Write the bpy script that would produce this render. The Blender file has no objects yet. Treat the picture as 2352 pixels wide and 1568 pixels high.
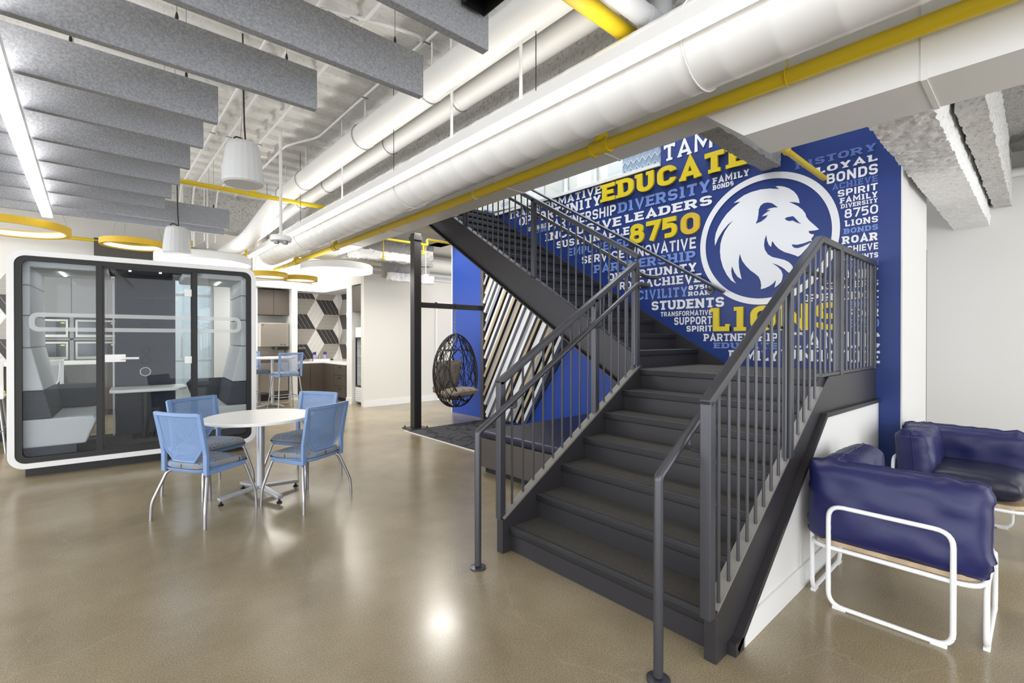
import bpy, bmesh, math, random
from mathutils import Vector, Matrix, noise
random.seed(7)
sc = bpy.context.scene
C = sc.collection
V = Vector
PI = math.pi
R = math.radians

# ------------------------------------------------------------------ camera
FPX = 1088.24; YAW = R(41.6444); PITCH = R(-.2432); EYE = 1.45
_F0 = V((math.sin(YAW), math.cos(YAW), 0)); _R = V((math.cos(YAW), -math.sin(YAW), 0)); _U0 = V((0, 0, 1))
_F = _F0*math.cos(PITCH) + _U0*math.sin(PITCH); _U = _U0*math.cos(PITCH) - _F0*math.sin(PITCH)
CAM = V((0, 0, EYE))
cd = bpy.data.cameras.new('camera'); cam = bpy.data.objects.new('camera', cd); C.objects.link(cam)
cd.sensor_width = 36; cd.lens = FPX/2352*36; cd.clip_start = .05; cd.clip_end = 200
m = Matrix((_R, _U, -_F)).transposed().to_4x4(); m.translation = CAM; cam.matrix_world = m
sc.camera = cam
def ray(u, v): return _F + _R*((u-1176)/FPX) + _U*((784-v)/FPX)
def on(u, v, ax, val):
    d = ray(u, v); t = (val-CAM[ax])/d[ax]; return CAM + d*t
def onX(u, v, x): return on(u, v, 0, x)
def onY(u, v, y): return on(u, v, 1, y)
def onZ(u, v, z=0): return on(u, v, 2, z)

# ------------------------------------------------------------------ materials
M = {}
def nodes(name):
    m = bpy.data.materials.new(name); m.use_nodes = True; M[name] = m
    nt = m.node_tree; b = nt.nodes['Principled BSDF']; return m, nt, b
def N(nt, typ, **kw):
    n = nt.nodes.new(typ)
    for k, v in kw.items():
        if k in n.inputs: n.inputs[k].default_value = v
        else: setattr(n, k, v)
    return n
def col(c): return (c[0], c[1], c[2], 1)
def mat(name, c, rough=.5, metal=0, spec=.5, c2=None, scale=20, bump=0, bscale=60, detail=4, lo=.35, hi=.65, coat=0):
    m, nt, b = nodes(name)
    b.inputs['Base Color'].default_value = col(c); b.inputs['Roughness'].default_value = rough
    b.inputs['Metallic'].default_value = metal; b.inputs['Specular IOR Level'].default_value = spec
    b.inputs['Coat Weight'].default_value = coat
    tc = N(nt, 'ShaderNodeTexCoord')
    if c2:
        n = N(nt, 'ShaderNodeTexNoise', Scale=scale, Detail=detail); nt.links.new(tc.outputs['Object'], n.inputs['Vector'])
        r = N(nt, 'ShaderNodeValToRGB'); r.color_ramp.elements[0].position = lo; r.color_ramp.elements[1].position = hi
        r.color_ramp.elements[0].color = col(c); r.color_ramp.elements[1].color = col(c2)
        nt.links.new(n.outputs['Fac'], r.inputs['Fac']); nt.links.new(r.outputs['Color'], b.inputs['Base Color'])
    if bump:
        n2 = N(nt, 'ShaderNodeTexNoise', Scale=bscale, Detail=5.0); nt.links.new(tc.outputs['Object'], n2.inputs['Vector'])
        bp = N(nt, 'ShaderNodeBump', Strength=bump, Distance=.02); nt.links.new(n2.outputs['Fac'], bp.inputs['Height'])
        nt.links.new(bp.outputs['Normal'], b.inputs['Normal'])
    return m
def emit(name, c, s):
    m = bpy.data.materials.new(name); m.use_nodes = True; M[name] = m; nt = m.node_tree
    nt.nodes.remove(nt.nodes['Principled BSDF']); e = N(nt, 'ShaderNodeEmission', Color=col(c), Strength=s)
    nt.links.new(e.outputs[0], nt.nodes['Material Output'].inputs[0]); return m
def thin_glass(name, tint, refl=1.0):
    m = bpy.data.materials.new(name); m.use_nodes = True; M[name] = m; nt = m.node_tree
    nt.nodes.remove(nt.nodes['Principled BSDF'])
    t = N(nt, 'ShaderNodeBsdfTransparent', Color=col(tint)); g = N(nt, 'ShaderNodeBsdfGlossy', Roughness=.01)
    f = N(nt, 'ShaderNodeLayerWeight', Blend=.5); mx = N(nt, 'ShaderNodeMixShader')
    pw = N(nt, 'ShaderNodeMath', operation='POWER'); pw.inputs[1].default_value = 5
    mu = N(nt, 'ShaderNodeMath', operation='MULTIPLY_ADD'); mu.inputs[1].default_value = .9*refl; mu.inputs[2].default_value = .04*refl
    nt.links.new(f.outputs['Facing'], pw.inputs[0]); nt.links.new(pw.outputs[0], mu.inputs[0]); nt.links.new(mu.outputs[0], mx.inputs[0])
    nt.links.new(t.outputs[0], mx.inputs[1]); nt.links.new(g.outputs[0], mx.inputs[2])
    nt.links.new(mx.outputs[0], nt.nodes['Material Output'].inputs[0]); return m
def perforate(name, c, pitch, rough=.45, hole=.35, ax=('Y', 'Z')):
    """plastic or mesh sheet punched with staggered rows of holes (object space)"""
    m, nt, b = nodes(name); b.inputs['Base Color'].default_value = col(c); b.inputs['Roughness'].default_value = rough
    tc = N(nt, 'ShaderNodeTexCoord'); sp = N(nt, 'ShaderNodeSeparateXYZ'); nt.links.new(tc.outputs['Object'], sp.inputs[0])
    fs = []
    for a in ax:
        mu = N(nt, 'ShaderNodeMath', operation='MULTIPLY'); mu.inputs[1].default_value = 2*PI/pitch
        nt.links.new(sp.outputs[a], mu.inputs[0]); fs.append(mu)
    out = []
    for f in fs:
        s = N(nt, 'ShaderNodeMath', operation='SINE'); nt.links.new(f.outputs[0], s.inputs[0]); out.append(s)
    pr = N(nt, 'ShaderNodeMath', operation='MULTIPLY'); nt.links.new(out[0].outputs[0], pr.inputs[0]); nt.links.new(out[1].outputs[0], pr.inputs[1])
    gt = N(nt, 'ShaderNodeMath', operation='GREATER_THAN'); gt.inputs[1].default_value = hole; nt.links.new(pr.outputs[0], gt.inputs[0])
    t = N(nt, 'ShaderNodeBsdfTransparent'); mx = N(nt, 'ShaderNodeMixShader')
    nt.links.new(gt.outputs[0], mx.inputs[0]); nt.links.new(b.outputs[0], mx.inputs[1]); nt.links.new(t.outputs[0], mx.inputs[2])
    nt.links.new(mx.outputs[0], nt.nodes['Material Output'].inputs[0]); return m

mat('white_paint', (.78, .78, .77), .5)
mat('white_wall', (.74, .735, .72), .6, bump=.03, bscale=200)
mat('cream_wall', (.70, .68, .63), .6, bump=.03, bscale=200)
mat('white_gloss', (.8, .8, .8), .25)
mat('deck', (.74, .74, .73), .8, c2=(.5, .5, .5), scale=28, lo=.55, hi=.9, bump=.5, bscale=45)
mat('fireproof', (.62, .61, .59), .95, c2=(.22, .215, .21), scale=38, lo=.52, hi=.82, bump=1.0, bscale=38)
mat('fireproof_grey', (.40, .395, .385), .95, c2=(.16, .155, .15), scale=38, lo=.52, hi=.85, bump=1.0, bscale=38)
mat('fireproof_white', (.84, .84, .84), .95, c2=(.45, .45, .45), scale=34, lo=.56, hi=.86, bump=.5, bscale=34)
mat('felt', (.24, .252, .28), .95, c2=(.36, .373, .405), scale=95, detail=8, lo=.34, hi=.68, bump=.15, bscale=300)
mat('steel', (.029, .027, .031), .38, spec=.4)
mat('steel_rail', (.070, .071, .082), .34, metal=.5)
mat('flange_cap_lit', (.20, .19, .175), .4)  # paler than the steel: light caught on the flange tops is painted in
mat('black_frame', (.012, .011, .011), .5)
mat('speaker_white', (.60, .61, .62), .5)
mat('frame_post', (.028, .026, .025), .42)
mat('carpet_tread', (.036, .032, .028), .95, c2=(.088, .079, .068), scale=260, detail=2, bump=.5, bscale=400)
mat('nosing_black', (.008, .008, .010), .5)
mat('nosing_edge', (.09, .09, .10), .4, metal=.4)
mat('yellow_pipe', (.72, .53, .015), .4)
mat('yellow_ring', (.62, .40, .015), .5)
mat('mural_blue', (.009, .034, .19), .42)
mat('nook_blue', (.015, .062, .36), .45)
mat('letter_white', (.80, .81, .84), .5)
mat('letter_light', (.17, .27, .62), .5)
mat('letter_dim', (.09, .155, .44), .5)
mat('letter_yellow', (.72, .55, .010), .4)
mat('letter_gold', (.66, .44, .03), .4)
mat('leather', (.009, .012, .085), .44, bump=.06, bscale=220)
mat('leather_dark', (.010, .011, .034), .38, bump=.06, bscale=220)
mat('powder_white', (.87, .87, .88), .35)
mat('plywood', (.55, .42, .27), .5, c2=(.42, .31, .19), scale=12)
mat('marble', (.78, .77, .76), .25, c2=(.55, .55, .55), scale=5, lo=.55, hi=.75)
mat('chair_blue', (.185, .295, .52), .42)
mat('chrome', (.40, .40, .42), .32, metal=.8)
mat('grey_metal', (.50, .51, .54), .35, metal=.6)
mat('table_white', (.86, .86, .85), .3)
mat('wall_fabric', (.52, .54, .56), .95, c2=(.66, .68, .70), scale=160, bump=.15, bscale=300)
mat('dark_fabric', (.055, .06, .075), .95, c2=(.09, .095, .115), scale=160, bump=.15, bscale=300)
mat('grey_laminate', (.27, .27, .27), .5)
mat('brown_laminate', (.072, .058, .046), .45)
mat('stainless', (.55, .50, .43), .3, metal=.85)
mat('black_plastic', (.012, .012, .013), .35)
mat('dark_glass', (.03, .035, .045), .08)
mat('grey_back', (.030, .032, .050), .6)
mat('pod_carpet', (.055, .05, .045), .95, c2=(.08, .075, .07), scale=90)
mat('wicker', (.010, .009, .009), .45)
mat('beige_cushion', (.42, .36, .29), .9, c2=(.30, .25, .20), scale=14, bump=.3, bscale=25)
mat('cup_purple', (.07, .045, .26), .45)
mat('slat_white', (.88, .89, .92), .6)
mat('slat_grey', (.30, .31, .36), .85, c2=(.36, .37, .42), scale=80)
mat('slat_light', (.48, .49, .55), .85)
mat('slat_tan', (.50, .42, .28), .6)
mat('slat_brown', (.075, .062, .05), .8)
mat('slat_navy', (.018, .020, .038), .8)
mat('bench_brown', (.085, .073, .064), .5)
mat('conduit', (.74, .74, .73), .5)
mat('cable_black', (.01, .01, .01), .6)
mat('cable_steel', (.3, .3, .3), .4, metal=.8)
mat('grey_duct', (.50, .51, .53), .5)
mat('oak', (.45, .30, .17), .5, c2=(.33, .21, .11), scale=9)
mat('tile_white', (.84, .82, .79), .35)
mat('tile_grey', (.40, .375, .34), .4)
mat('tile_dark', (.05, .046, .046), .35)
mat('grout', (.55, .54, .52), .7)
mat('soft_green', (.9, .9, .1), .5)
mat('dark_ceiling', (.10, .095, .085), .9)
mat('louvre', (.28, .36, .46), .3)
emit('lamp_strip', (1, .965, .90), 2.4)
emit('lamp_disc', (1, .95, .87), 2.2)
emit('lamp_soft', (1, .97, .92), 2.5)
emit('lamp_ring', (1, .90, .70), .9)
emit('lamp_led', (1, 1, 1), 6)
thin_glass('glass', (.93, .945, .95), .28)
thin_glass('glass_clear', (.95, .97, .98))
thin_glass('glass_blue', (.58, .64, .68))
thin_glass('decal', (.93, .94, .95), .4)
perforate('chair_mesh', (.185, .295, .52), .0125, hole=.62)
perforate('stool_mesh', (.30, .36, .52), .012, hole=.12)
perforate('white_mesh', (.8, .8, .8), .016, hole=.35)
# frosted decal on the pod glass
def frosted():
    m, nt, b = nodes('frosted'); b.inputs['Base Color'].default_value = (.75, .76, .77, 1); b.inputs['Roughness'].default_value = .8
    t = N(nt, 'ShaderNodeBsdfTransparent'); mx = N(nt, 'ShaderNodeMixShader'); mx.inputs[0].default_value = .38
    nt.links.new(b.outputs[0], mx.inputs[1]); nt.links.new(t.outputs[0], mx.inputs[2])
    nt.links.new(mx.outputs[0], nt.nodes['Material Output'].inputs[0])
frosted()
# polished concrete: mottled tan, speckled aggregate, fine pale cracks and a patchy sheen
def floor_mat():
    m, nt, b = nodes('concrete'); L = nt.links.new
    tc = N(nt, 'ShaderNodeTexCoord')
    n1 = N(nt, 'ShaderNodeTexNoise', Scale=.9, Detail=6.0, Roughness=.6); L(tc.outputs['Object'], n1.inputs['Vector'])
    r1 = N(nt, 'ShaderNodeValToRGB'); e = r1.color_ramp.elements
    e[0].position = .34; e[0].color = (.255, .207, .128, 1); e[1].position = .68; e[1].color = (.385, .325, .22, 1); L(n1.outputs['Fac'], r1.inputs['Fac'])
    n2 = N(nt, 'ShaderNodeTexNoise', Scale=150.0, Detail=3.0); L(tc.outputs['Object'], n2.inputs['Vector'])
    r2 = N(nt, 'ShaderNodeValToRGB'); e = r2.color_ramp.elements
    e[0].position = .38; e[0].color = (.74, .72, .70, 1); e[1].position = .62; e[1].color = (1.08, 1.08, 1.08, 1); L(n2.outputs['Fac'], r2.inputs['Fac'])
    mx = N(nt, 'ShaderNodeMix', data_type='RGBA', blend_type='MULTIPLY'); mx.inputs['Factor'].default_value = 1
    L(r1.outputs['Color'], mx.inputs['A']); L(r2.outputs['Color'], mx.inputs['B'])
    vo = N(nt, 'ShaderNodeTexVoronoi', Scale=38.0); L(tc.outputs['Object'], vo.inputs['Vector'])
    r3 = N(nt, 'ShaderNodeValToRGB'); e = r3.color_ramp.elements
    e[0].position = .045; e[0].color = (.5, .5, .5, 1); e[1].position = .085; e[1].color = (0, 0, 0, 1); L(vo.outputs['Distance'], r3.inputs['Fac'])
    ad = N(nt, 'ShaderNodeMix', data_type='RGBA', blend_type='MIX'); ad.inputs['B'].default_value = (.50, .44, .34, 1)
    L(r3.outputs['Color'], ad.inputs['Factor']); L(mx.outputs['Result'], ad.inputs['A'])
    # thin wandering cracks
    nw = N(nt, 'ShaderNodeTexNoise', Scale=2.2, Detail=4.0); L(tc.outputs['Object'], nw.inputs['Vector'])
    mv = N(nt, 'ShaderNodeMix', data_type='RGBA', blend_type='ADD'); mv.inputs['Factor'].default_value = .5
    L(tc.outputs['Object'], mv.inputs['A']); L(nw.outputs['Color'], mv.inputs['B'])
    vc = N(nt, 'ShaderNodeTexVoronoi', Scale=.55, feature='DISTANCE_TO_EDGE'); L(mv.outputs['Result'], vc.inputs['Vector'])
    r4 = N(nt, 'ShaderNodeValToRGB'); e = r4.color_ramp.elements
    e[0].position = .0005; e[0].color = (.22, .22, .22, 1); e[1].position = .0022; e[1].color = (0, 0, 0, 1); L(vc.outputs['Distance'], r4.inputs['Fac'])
    cr = N(nt, 'ShaderNodeMix', data_type='RGBA', blend_type='MIX'); cr.inputs['B'].default_value = (.42, .36, .27, 1)
    L(r4.outputs['Color'], cr.inputs['Factor']); L(ad.outputs['Result'], cr.inputs['A'])
    L(cr.outputs['Result'], b.inputs['Base Color'])
    n4 = N(nt, 'ShaderNodeTexNoise', Scale=1.6, Detail=5.0); L(tc.outputs['Object'], n4.inputs['Vector'])
    mr = N(nt, 'ShaderNodeMapRange'); mr.inputs['To Min'].default_value = .13; mr.inputs['To Max'].default_value = .33
    L(n4.outputs['Fac'], mr.inputs['Value']); L(mr.outputs['Result'], b.inputs['Roughness'])
    b.inputs['Specular IOR Level'].default_value = .6
floor_mat()
# rug: charcoal with dark wandering veins
def rug_mat():
    m, nt, b = nodes('rug'); L = nt.links.new; tc = N(nt, 'ShaderNodeTexCoord')
    nw = N(nt, 'ShaderNodeTexNoise', Scale=3.0, Detail=3.0); L(tc.outputs['Object'], nw.inputs['Vector'])
    mv = N(nt, 'ShaderNodeMix', data_type='RGBA', blend_type='ADD'); mv.inputs['Factor'].default_value = .6
    L(tc.outputs['Object'], mv.inputs['A']); L(nw.outputs['Color'], mv.inputs['B'])
    vc = N(nt, 'ShaderNodeTexVoronoi', Scale=3.2, feature='DISTANCE_TO_EDGE'); L(mv.outputs['Result'], vc.inputs['Vector'])
    r = N(nt, 'ShaderNodeValToRGB'); e = r.color_ramp.elements
    e[0].position = .02; e[0].color = (.010, .010, .014, 1); e[1].position = .07; e[1].color = (.058, .058, .070, 1)
    L(vc.outputs['Distance'], r.inputs['Fac'])
    nf = N(nt, 'ShaderNodeTexNoise', Scale=130.0); L(tc.outputs['Object'], nf.inputs['Vector'])
    mx = N(nt, 'ShaderNodeMix', data_type='RGBA', blend_type='OVERLAY'); mx.inputs['Factor'].default_value = .7
    L(r.outputs['Color'], mx.inputs['A']); L(nf.outputs['Fac'], mx.inputs['B']); L(mx.outputs['Result'], b.inputs['Base Color'])
    b.inputs['Roughness'].default_value = .95
rug_mat()
# chair seat cloth: grey-beige and blue blotches with rows of small dark dots
def seat_mat():
    m, nt, b = nodes('seat_cloth'); L = nt.links.new; tc = N(nt, 'ShaderNodeTexCoord')
    n = N(nt, 'ShaderNodeTexNoise', Scale=11.0); L(tc.outputs['Object'], n.inputs['Vector'])
    r = N(nt, 'ShaderNodeValToRGB'); e = r.color_ramp.elements
    e[0].position = .42; e[0].color = (.25, .25, .25, 1); e[1].position = .58; e[1].color = (.22, .29, .42, 1); L(n.outputs['Fac'], r.inputs['Fac'])
    mp = N(nt, 'ShaderNodeMapping'); mp.inputs['Scale'].default_value = (1, 1, 0); L(tc.outputs['Object'], mp.inputs['Vector'])
    vo = N(nt, 'ShaderNodeTexVoronoi', Scale=30.0, Randomness=.25); L(mp.outputs['Vector'], vo.inputs['Vector'])
    r2 = N(nt, 'ShaderNodeValToRGB'); e = r2.color_ramp.elements
    e[0].position = .17; e[0].color = (0, 0, 0, 1); e[1].position = .20; e[1].color = (1, 1, 1, 1); L(vo.outputs['Distance'], r2.inputs['Fac'])
    mx = N(nt, 'ShaderNodeMix', data_type='RGBA', blend_type='MIX'); mx.inputs['A'].default_value = (.03, .035, .05, 1)
    L(r2.outputs['Color'], mx.inputs['Factor']); L(r.outputs['Color'], mx.inputs['B']); L(mx.outputs['Result'], b.inputs['Base Color'])
    b.inputs['Roughness'].default_value = .95
seat_mat()

# ------------------------------------------------------------------ mesh building
class MB:
    def __init__(s): s.v = []; s.f = []
    def add(s, vs, fs):
        o = len(s.v); s.v += [V(p) for p in vs]; s.f += [tuple(i+o for i in f) for f in fs]; return s
    def box(s, x0, y0, z0, x1, y1, z1):
        x0, x1 = sorted((x0, x1)); y0, y1 = sorted((y0, y1)); z0, z1 = sorted((z0, z1))
        return s.add([(x0,y0,z0),(x1,y0,z0),(x1,y1,z0),(x0,y1,z0),(x0,y0,z1),(x1,y0,z1),(x1,y1,z1),(x0,y1,z1)],
                     [(0,3,2,1),(4,5,6,7),(0,1,5,4),(1,2,6,5),(2,3,7,6),(3,0,4,7)])
    def bar(s, p, q, w, h, up=(0,0,1)):
        """rectangular bar from p to q; w across, h along up"""
        p = V(p); q = V(q); d = (q-p).normalized(); up = V(up); a = d.cross(up)
        if a.length < 1e-4: a = d.cross(V((1,0,0)))
        a.normalize(); b = a.cross(d).normalized(); a *= w/2; b *= h/2
        return s.add([p-a-b,p+a-b,p+a+b,p-a+b,q-a-b,q+a-b,q+a+b,q-a+b],[(0,1,2,3),(7,6,5,4),(0,4,5,1),(1,5,6,2),(2,6,7,3),(3,7,4,0)])
    def tube(s, pts, r, n=10, closed=False, caps=True):
        pts = [V(p) for p in pts]; k = len(pts); rs = r if isinstance(r, (list, tuple)) else [r]*k
        o = len(s.v); prev = None
        for i, p in enumerate(pts):
            if closed: t = (pts[(i+1) % k]-pts[i-1])
            else: t = pts[min(i+1,k-1)]-pts[max(i-1,0)]
            t.normalize()
            if prev is None:
                a = t.cross(V((0,0,1)))
                if a.length < .1: a = t.cross(V((1,0,0)))
                a.normalize()
            else:
                a = prev - t*prev.dot(t)
                if a.length < 1e-5: a = t.cross(V((1,0,0)))
                a.normalize()
            prev = a; b = t.cross(a)
            for j in range(n):
                g = 2*PI*j/n; s.v.append(p + (a*math.cos(g)+b*math.sin(g))*rs[i])
        for i in range(k if closed else k-1):
            for j in range(n):
                a0 = o+i*n+j; a1 = o+i*n+(j+1) % n; b0 = o+((i+1) % k)*n+j; b1 = o+((i+1) % k)*n+(j+1) % n
                s.f.append((a0,a1,b1,b0))
        if caps and not closed:
            s.f.append(tuple(o+j for j in range(n))[::-1]); s.f.append(tuple(o+(k-1)*n+j for j in range(n)))
        return s
    def prism(s, poly, ax, d0, d1):
        """polygon in the two axes other than ax, extruded from d0 to d1"""
        def P(a, b, d): return (d,a,b) if ax == 0 else (a,d,b) if ax == 1 else (a,b,d)
        k = len(poly); vs = [P(a,b,d0) for a,b in poly]+[P(a,b,d1) for a,b in poly]
        fs = [tuple(range(k)), tuple(range(2*k-1,k-1,-1))]+[(i,(i+1)%k,k+(i+1)%k,k+i) for i in range(k)]
        return s.add(vs, fs)
    def lathe(s, prof, c=(0,0,0), n=32, caps=True):
        c = V(c); o = len(s.v); k = len(prof)
        for r, z in prof:
            for j in range(n): s.v.append(c+V((r*math.cos(2*PI*j/n), r*math.sin(2*PI*j/n), z)))
        for i in range(k-1):
            for j in range(n): s.f.append((o+i*n+j,o+i*n+(j+1)%n,o+(i+1)*n+(j+1)%n,o+(i+1)*n+j))
        if caps:
            s.f.append(tuple(o+j for j in range(n))[::-1]); s.f.append(tuple(o+(k-1)*n+j for j in range(n)))
        return s
    def xf(s, mtx, start=0):
        for i in range(start, len(s.v)): s.v[i] = mtx @ s.v[i]
        return s
def _mesh(name, mb, m, smooth=False):
    me = bpy.data.meshes.new(name); me.from_pydata([tuple(v) for v in mb.v], [], mb.f); me.update()
    bm = bmesh.new(); bm.from_mesh(me); bmesh.ops.recalc_face_normals(bm, faces=bm.faces); bm.to_mesh(me); bm.free()
    for x in (m if isinstance(m, list) else [m]): me.materials.append(M[x])
    if smooth:
        try: me.shade_auto_smooth = True
        except Exception: pass
        for p in me.polygons: p.use_smooth = True
        if hasattr(me, 'set_sharp_from_angle'): me.set_sharp_from_angle(angle=R(38))
    return me
def obj(name, mb, m, parent=None, smooth=False, bevel=0, seg=2, world=True):
    o = bpy.data.objects.new(name, _mesh(name, mb, m, smooth)); C.objects.link(o)
    if parent is not None:
        o.parent = parent
        if world: o.matrix_parent_inverse = abs_mat(parent).inverted()
    if bevel:
        b = o.modifiers.new('bevel', 'BEVEL'); b.width = bevel; b.segments = seg; b.limit_method = 'ANGLE'; b.angle_limit = R(40)
        for p in o.data.polygons: p.use_smooth = True
        w = o.modifiers.new('wn', 'WEIGHTED_NORMAL'); w.keep_sharp = False
    return o
def abs_mat(o):
    m = Matrix.LocRotScale(o.location, o.rotation_euler, o.scale)
    if o.parent: m = abs_mat(o.parent) @ o.matrix_parent_inverse @ m
    return m
def tag(o, label, cat, group=None, kind=None):
    o['label'] = label; o['category'] = cat
    if group: o['group'] = group
    if kind: o['kind'] = kind
    return o
def thing(name, label, cat, loc=(0,0,0), rz=0, group=None):
    o = bpy.data.objects.new(name, None); C.objects.link(o); o.location = loc; o.rotation_euler = (0,0,rz)
    o.empty_display_size = .1
    return tag(o, label, cat, group)
def struct(name, mb, m, label, cat, **kw):
    o = obj(name, mb, m, **kw); return tag(o, label, cat, kind='structure')
def children(o): return [c for c in bpy.data.objects if c.parent == o]
def dup(root, loc, rz, label, group=None):
    r = root.copy(); C.objects.link(r); r.location = loc; r.rotation_euler = (0,0,rz); r['label'] = label
    if group: r['group'] = group
    for ch in children(root):
        c = ch.copy(); C.objects.link(c); c.parent = r
        for g in children(ch):
            d = g.copy(); C.objects.link(d); d.parent = c
    return r
def arc(c, r, a0, a1, n=8, ax=2):
    out = []
    for i in range(n+1):
        a = a0+(a1-a0)*i/n; x = math.cos(a)*r; y = math.sin(a)*r
        out.append(V(c)+(V((x,y,0)) if ax == 2 else V((x,0,y)) if ax == 1 else V((0,x,y))))
    return out
def fillet(pts, r, n=5, closed=False):
    """round the corners of a polyline"""
    pts = [V(p) for p in pts]; k = len(pts); out = []
    for i, p in enumerate(pts):
        if not closed and i in (0, k-1): out.append(p); continue
        a = pts[i-1]; b = pts[(i+1) % k]; da = (a-p); db = (b-p); rr = min(r, da.length*.48, db.length*.48)
        s = p+da.normalized()*rr; e = p+db.normalized()*rr
        for j in range(n+1):
            t = j/n; out.append(s*(1-t)**2+p*2*t*(1-t)+e*t**2)
    return out
def rough_box(mb, x0,y0,z0,x1,y1,z1, res=.05, amp=.02, seed=0):
    """box with lumpy sprayed skin"""
    bm = bmesh.new(); dims = (x1-x0, y1-y0, z1-z0); ns = [max(1,int(d/res)) for d in dims]
    idx = {}; fs = []
    def vert(i,j,k):
        key = (i,j,k)
        if key not in idx:
            p = V((x0+dims[0]*i/ns[0], y0+dims[1]*j/ns[1], z0+dims[2]*k/ns[2]))
            q = p*14+V((seed*7.1,seed*3.3,0)); q2 = p*33
            p += noise.noise_vector(q)*amp + noise.noise_vector(q2)*amp*.6
            idx[key] = len(vs); vs.append(p)
        return idx[key]
    vs = []
    for a in range(3):
        b, c = (a+1) % 3, (a+2) % 3
        for side in (0, ns[a]):
            for i in range(ns[b]):
                for j in range(ns[c]):
                    q = []
                    for (di,dj) in ((0,0),(1,0),(1,1),(0,1)):
                        t = [0,0,0]; t[a] = side; t[b] = i+di; t[c] = j+dj; q.append(vert(*t))
                    fs.append(tuple(q))
    bm.free(); return mb.add(vs, fs)
def pillow(w, h, t, nx=28, ny=20, e=5.0, puck=.012, seed=0, flat=.42):
    """stuffed cushion in the local XZ plane (w along x, h along z, t thick along y) with a pinched seam"""
    mb = MB(); rows = []
    for side in (1,-1):
        g = []
        for i in range(nx+1):
            row = []
            for j in range(ny+1):
                a = -1+2*i/nx; b = -1+2*j/ny
                a2 = math.sin(a*PI/2); b2 = math.sin(b*PI/2)
                th = ((1-abs(a2)**e)*(1-abs(b2)**e)); th = max(th,0)**flat
                ed = max(abs(a2),abs(b2))
                nz = noise.noise(V((a2*3+seed, b2*3, side*2)))*puck + noise.noise(V((a2*9+seed, b2*9, side)))*puck*.5*ed
                sx = 1-.02*(1-abs(b2))-.045*abs(b2)**8; sz = 1-.02*(1-abs(a2))-.07*abs(a2)**8
                wob = noise.noise(V((a2*6+seed*3, b2*6, 5)))*puck*1.2*(ed**6)
                row.append(V((a2*w/2*sx+wob, side*(t/2*th + nz*th), b2*h/2*sz+wob)))
            g.append(row)
        rows.append(g)
    o = 0
    for s_, g in enumerate(rows):
        vs = [p for r in g for p in r]; k = ny+1
        fs = [(i*k+j,(i+1)*k+j,(i+1)*k+j+1,i*k+j+1) if s_ == 0 else (i*k+j,i*k+j+1,(i+1)*k+j+1,(i+1)*k+j) for i in range(nx) for j in range(ny)]
        mb.add(vs, fs)
    g = rows[0]
    edge = [g[i][0] for i in range(nx+1)]+[g[nx][j] for j in range(1,ny+1)]+[g[i][ny] for i in range(nx-1,-1,-1)]+[g[0][j] for j in range(ny-1,0,-1)]
    return mb, edge
# ================================================================== THE SETTING
XM = 5.05        # plane of the blue mural wall
struct('floor', MB().box(-7,-5,-.1,12,20,0), 'concrete', 'polished tan concrete floor with speckled aggregate and fine cracks', 'floor')
# corrugated deck, ribs along X
def deck():
    mb = MB(); y = -5.0; prof = []
    while y < 14:
        prof += [(y,3.95),(y+.09,3.95),(y+.115,3.905),(y+.205,3.905),(y+.23,3.95)]; y += .32
    prof.append((y,3.95)); n = len(prof)
    for xa, xb in ((-7,3.6),):
        mb.add([(xa,a,b) for a,b in prof]+[(xb,a,b) for a,b in prof], [(i,i+1,n+i+1,n+i) for i in range(n-1)])
    mb.box(-7,-5,4.0,3.6,14.4,4.25)
    return mb
struct('ceiling', deck(), 'deck', 'white sprayed corrugated metal deck ceiling over the lounge', 'ceiling')
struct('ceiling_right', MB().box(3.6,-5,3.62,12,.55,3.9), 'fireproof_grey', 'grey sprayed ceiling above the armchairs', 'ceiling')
struct('ceiling_far', MB().box(3.6,8.0,3.7,12,14.4,4.0), 'deck', 'white ceiling over the far corridor beyond the hanging chair', 'ceiling')
# mural wall: a thin blue wall above the wall skirt, thick at the right end
def skz(y): return 1.192+.602*(y-2.265)
top_y = 3.03
mw = MB()
mw.prism([(.80,0),(2.0,0),(2.0,1.0),(2.265,1.17),(6.4,skz(6.4)),(6.4,3.50),(top_y,3.50),(top_y,6.3),(.80,6.3)], 0, XM, XM+.22)
struct('wall_back', mw, 'mural_blue', 'deep blue wall behind the stair that carries the word mural', 'wall')
struct('wall_end', MB().box(XM+.225,.80,0,6.33,1.6,3.62), 'white_wall', 'white end wall to the right of the blue mural', 'wall')
struct('trim_corner', MB().box(XM-.003,.788,0,XM+.224,.799,3.55), 'white_wall', 'thin pale corner trim at the right edge of the blue mural', 'trim')
struct('wall_recess', MB().box(6.36,1.22,0,8.0,1.34,3.62), 'white_wall', 'white wall of the door recess beyond the mural wall', 'wall')
d1 = struct('door_1', MB().box(6.5,1.16,.01,7.5,1.215,2.33), 'white_paint', 'plain white door in the recess right of the mural wall', 'door')
obj('door_handle', MB().tube([(6.6,1.16,1.0),(6.6,1.10,1.0),(6.72,1.10,1.0)],.009), 'grey_metal', d1, smooth=True)
struct('trim_1', MB().box(6.33,.80,0,6.36,.94,2.36), 'black_frame', 'thin dark jamb line at the door recess', 'trim')
struct('wall_right', MB().box(8.0,-5,0,8.15,1.9,3.62), 'white_wall', 'large pale wall at the right behind the armchairs', 'wall')
struct('baseboard_right', MB().box(7.985,-5,0,7.998,1.2,.12), 'white_paint', 'white baseboard of the right wall', 'baseboard')
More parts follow.
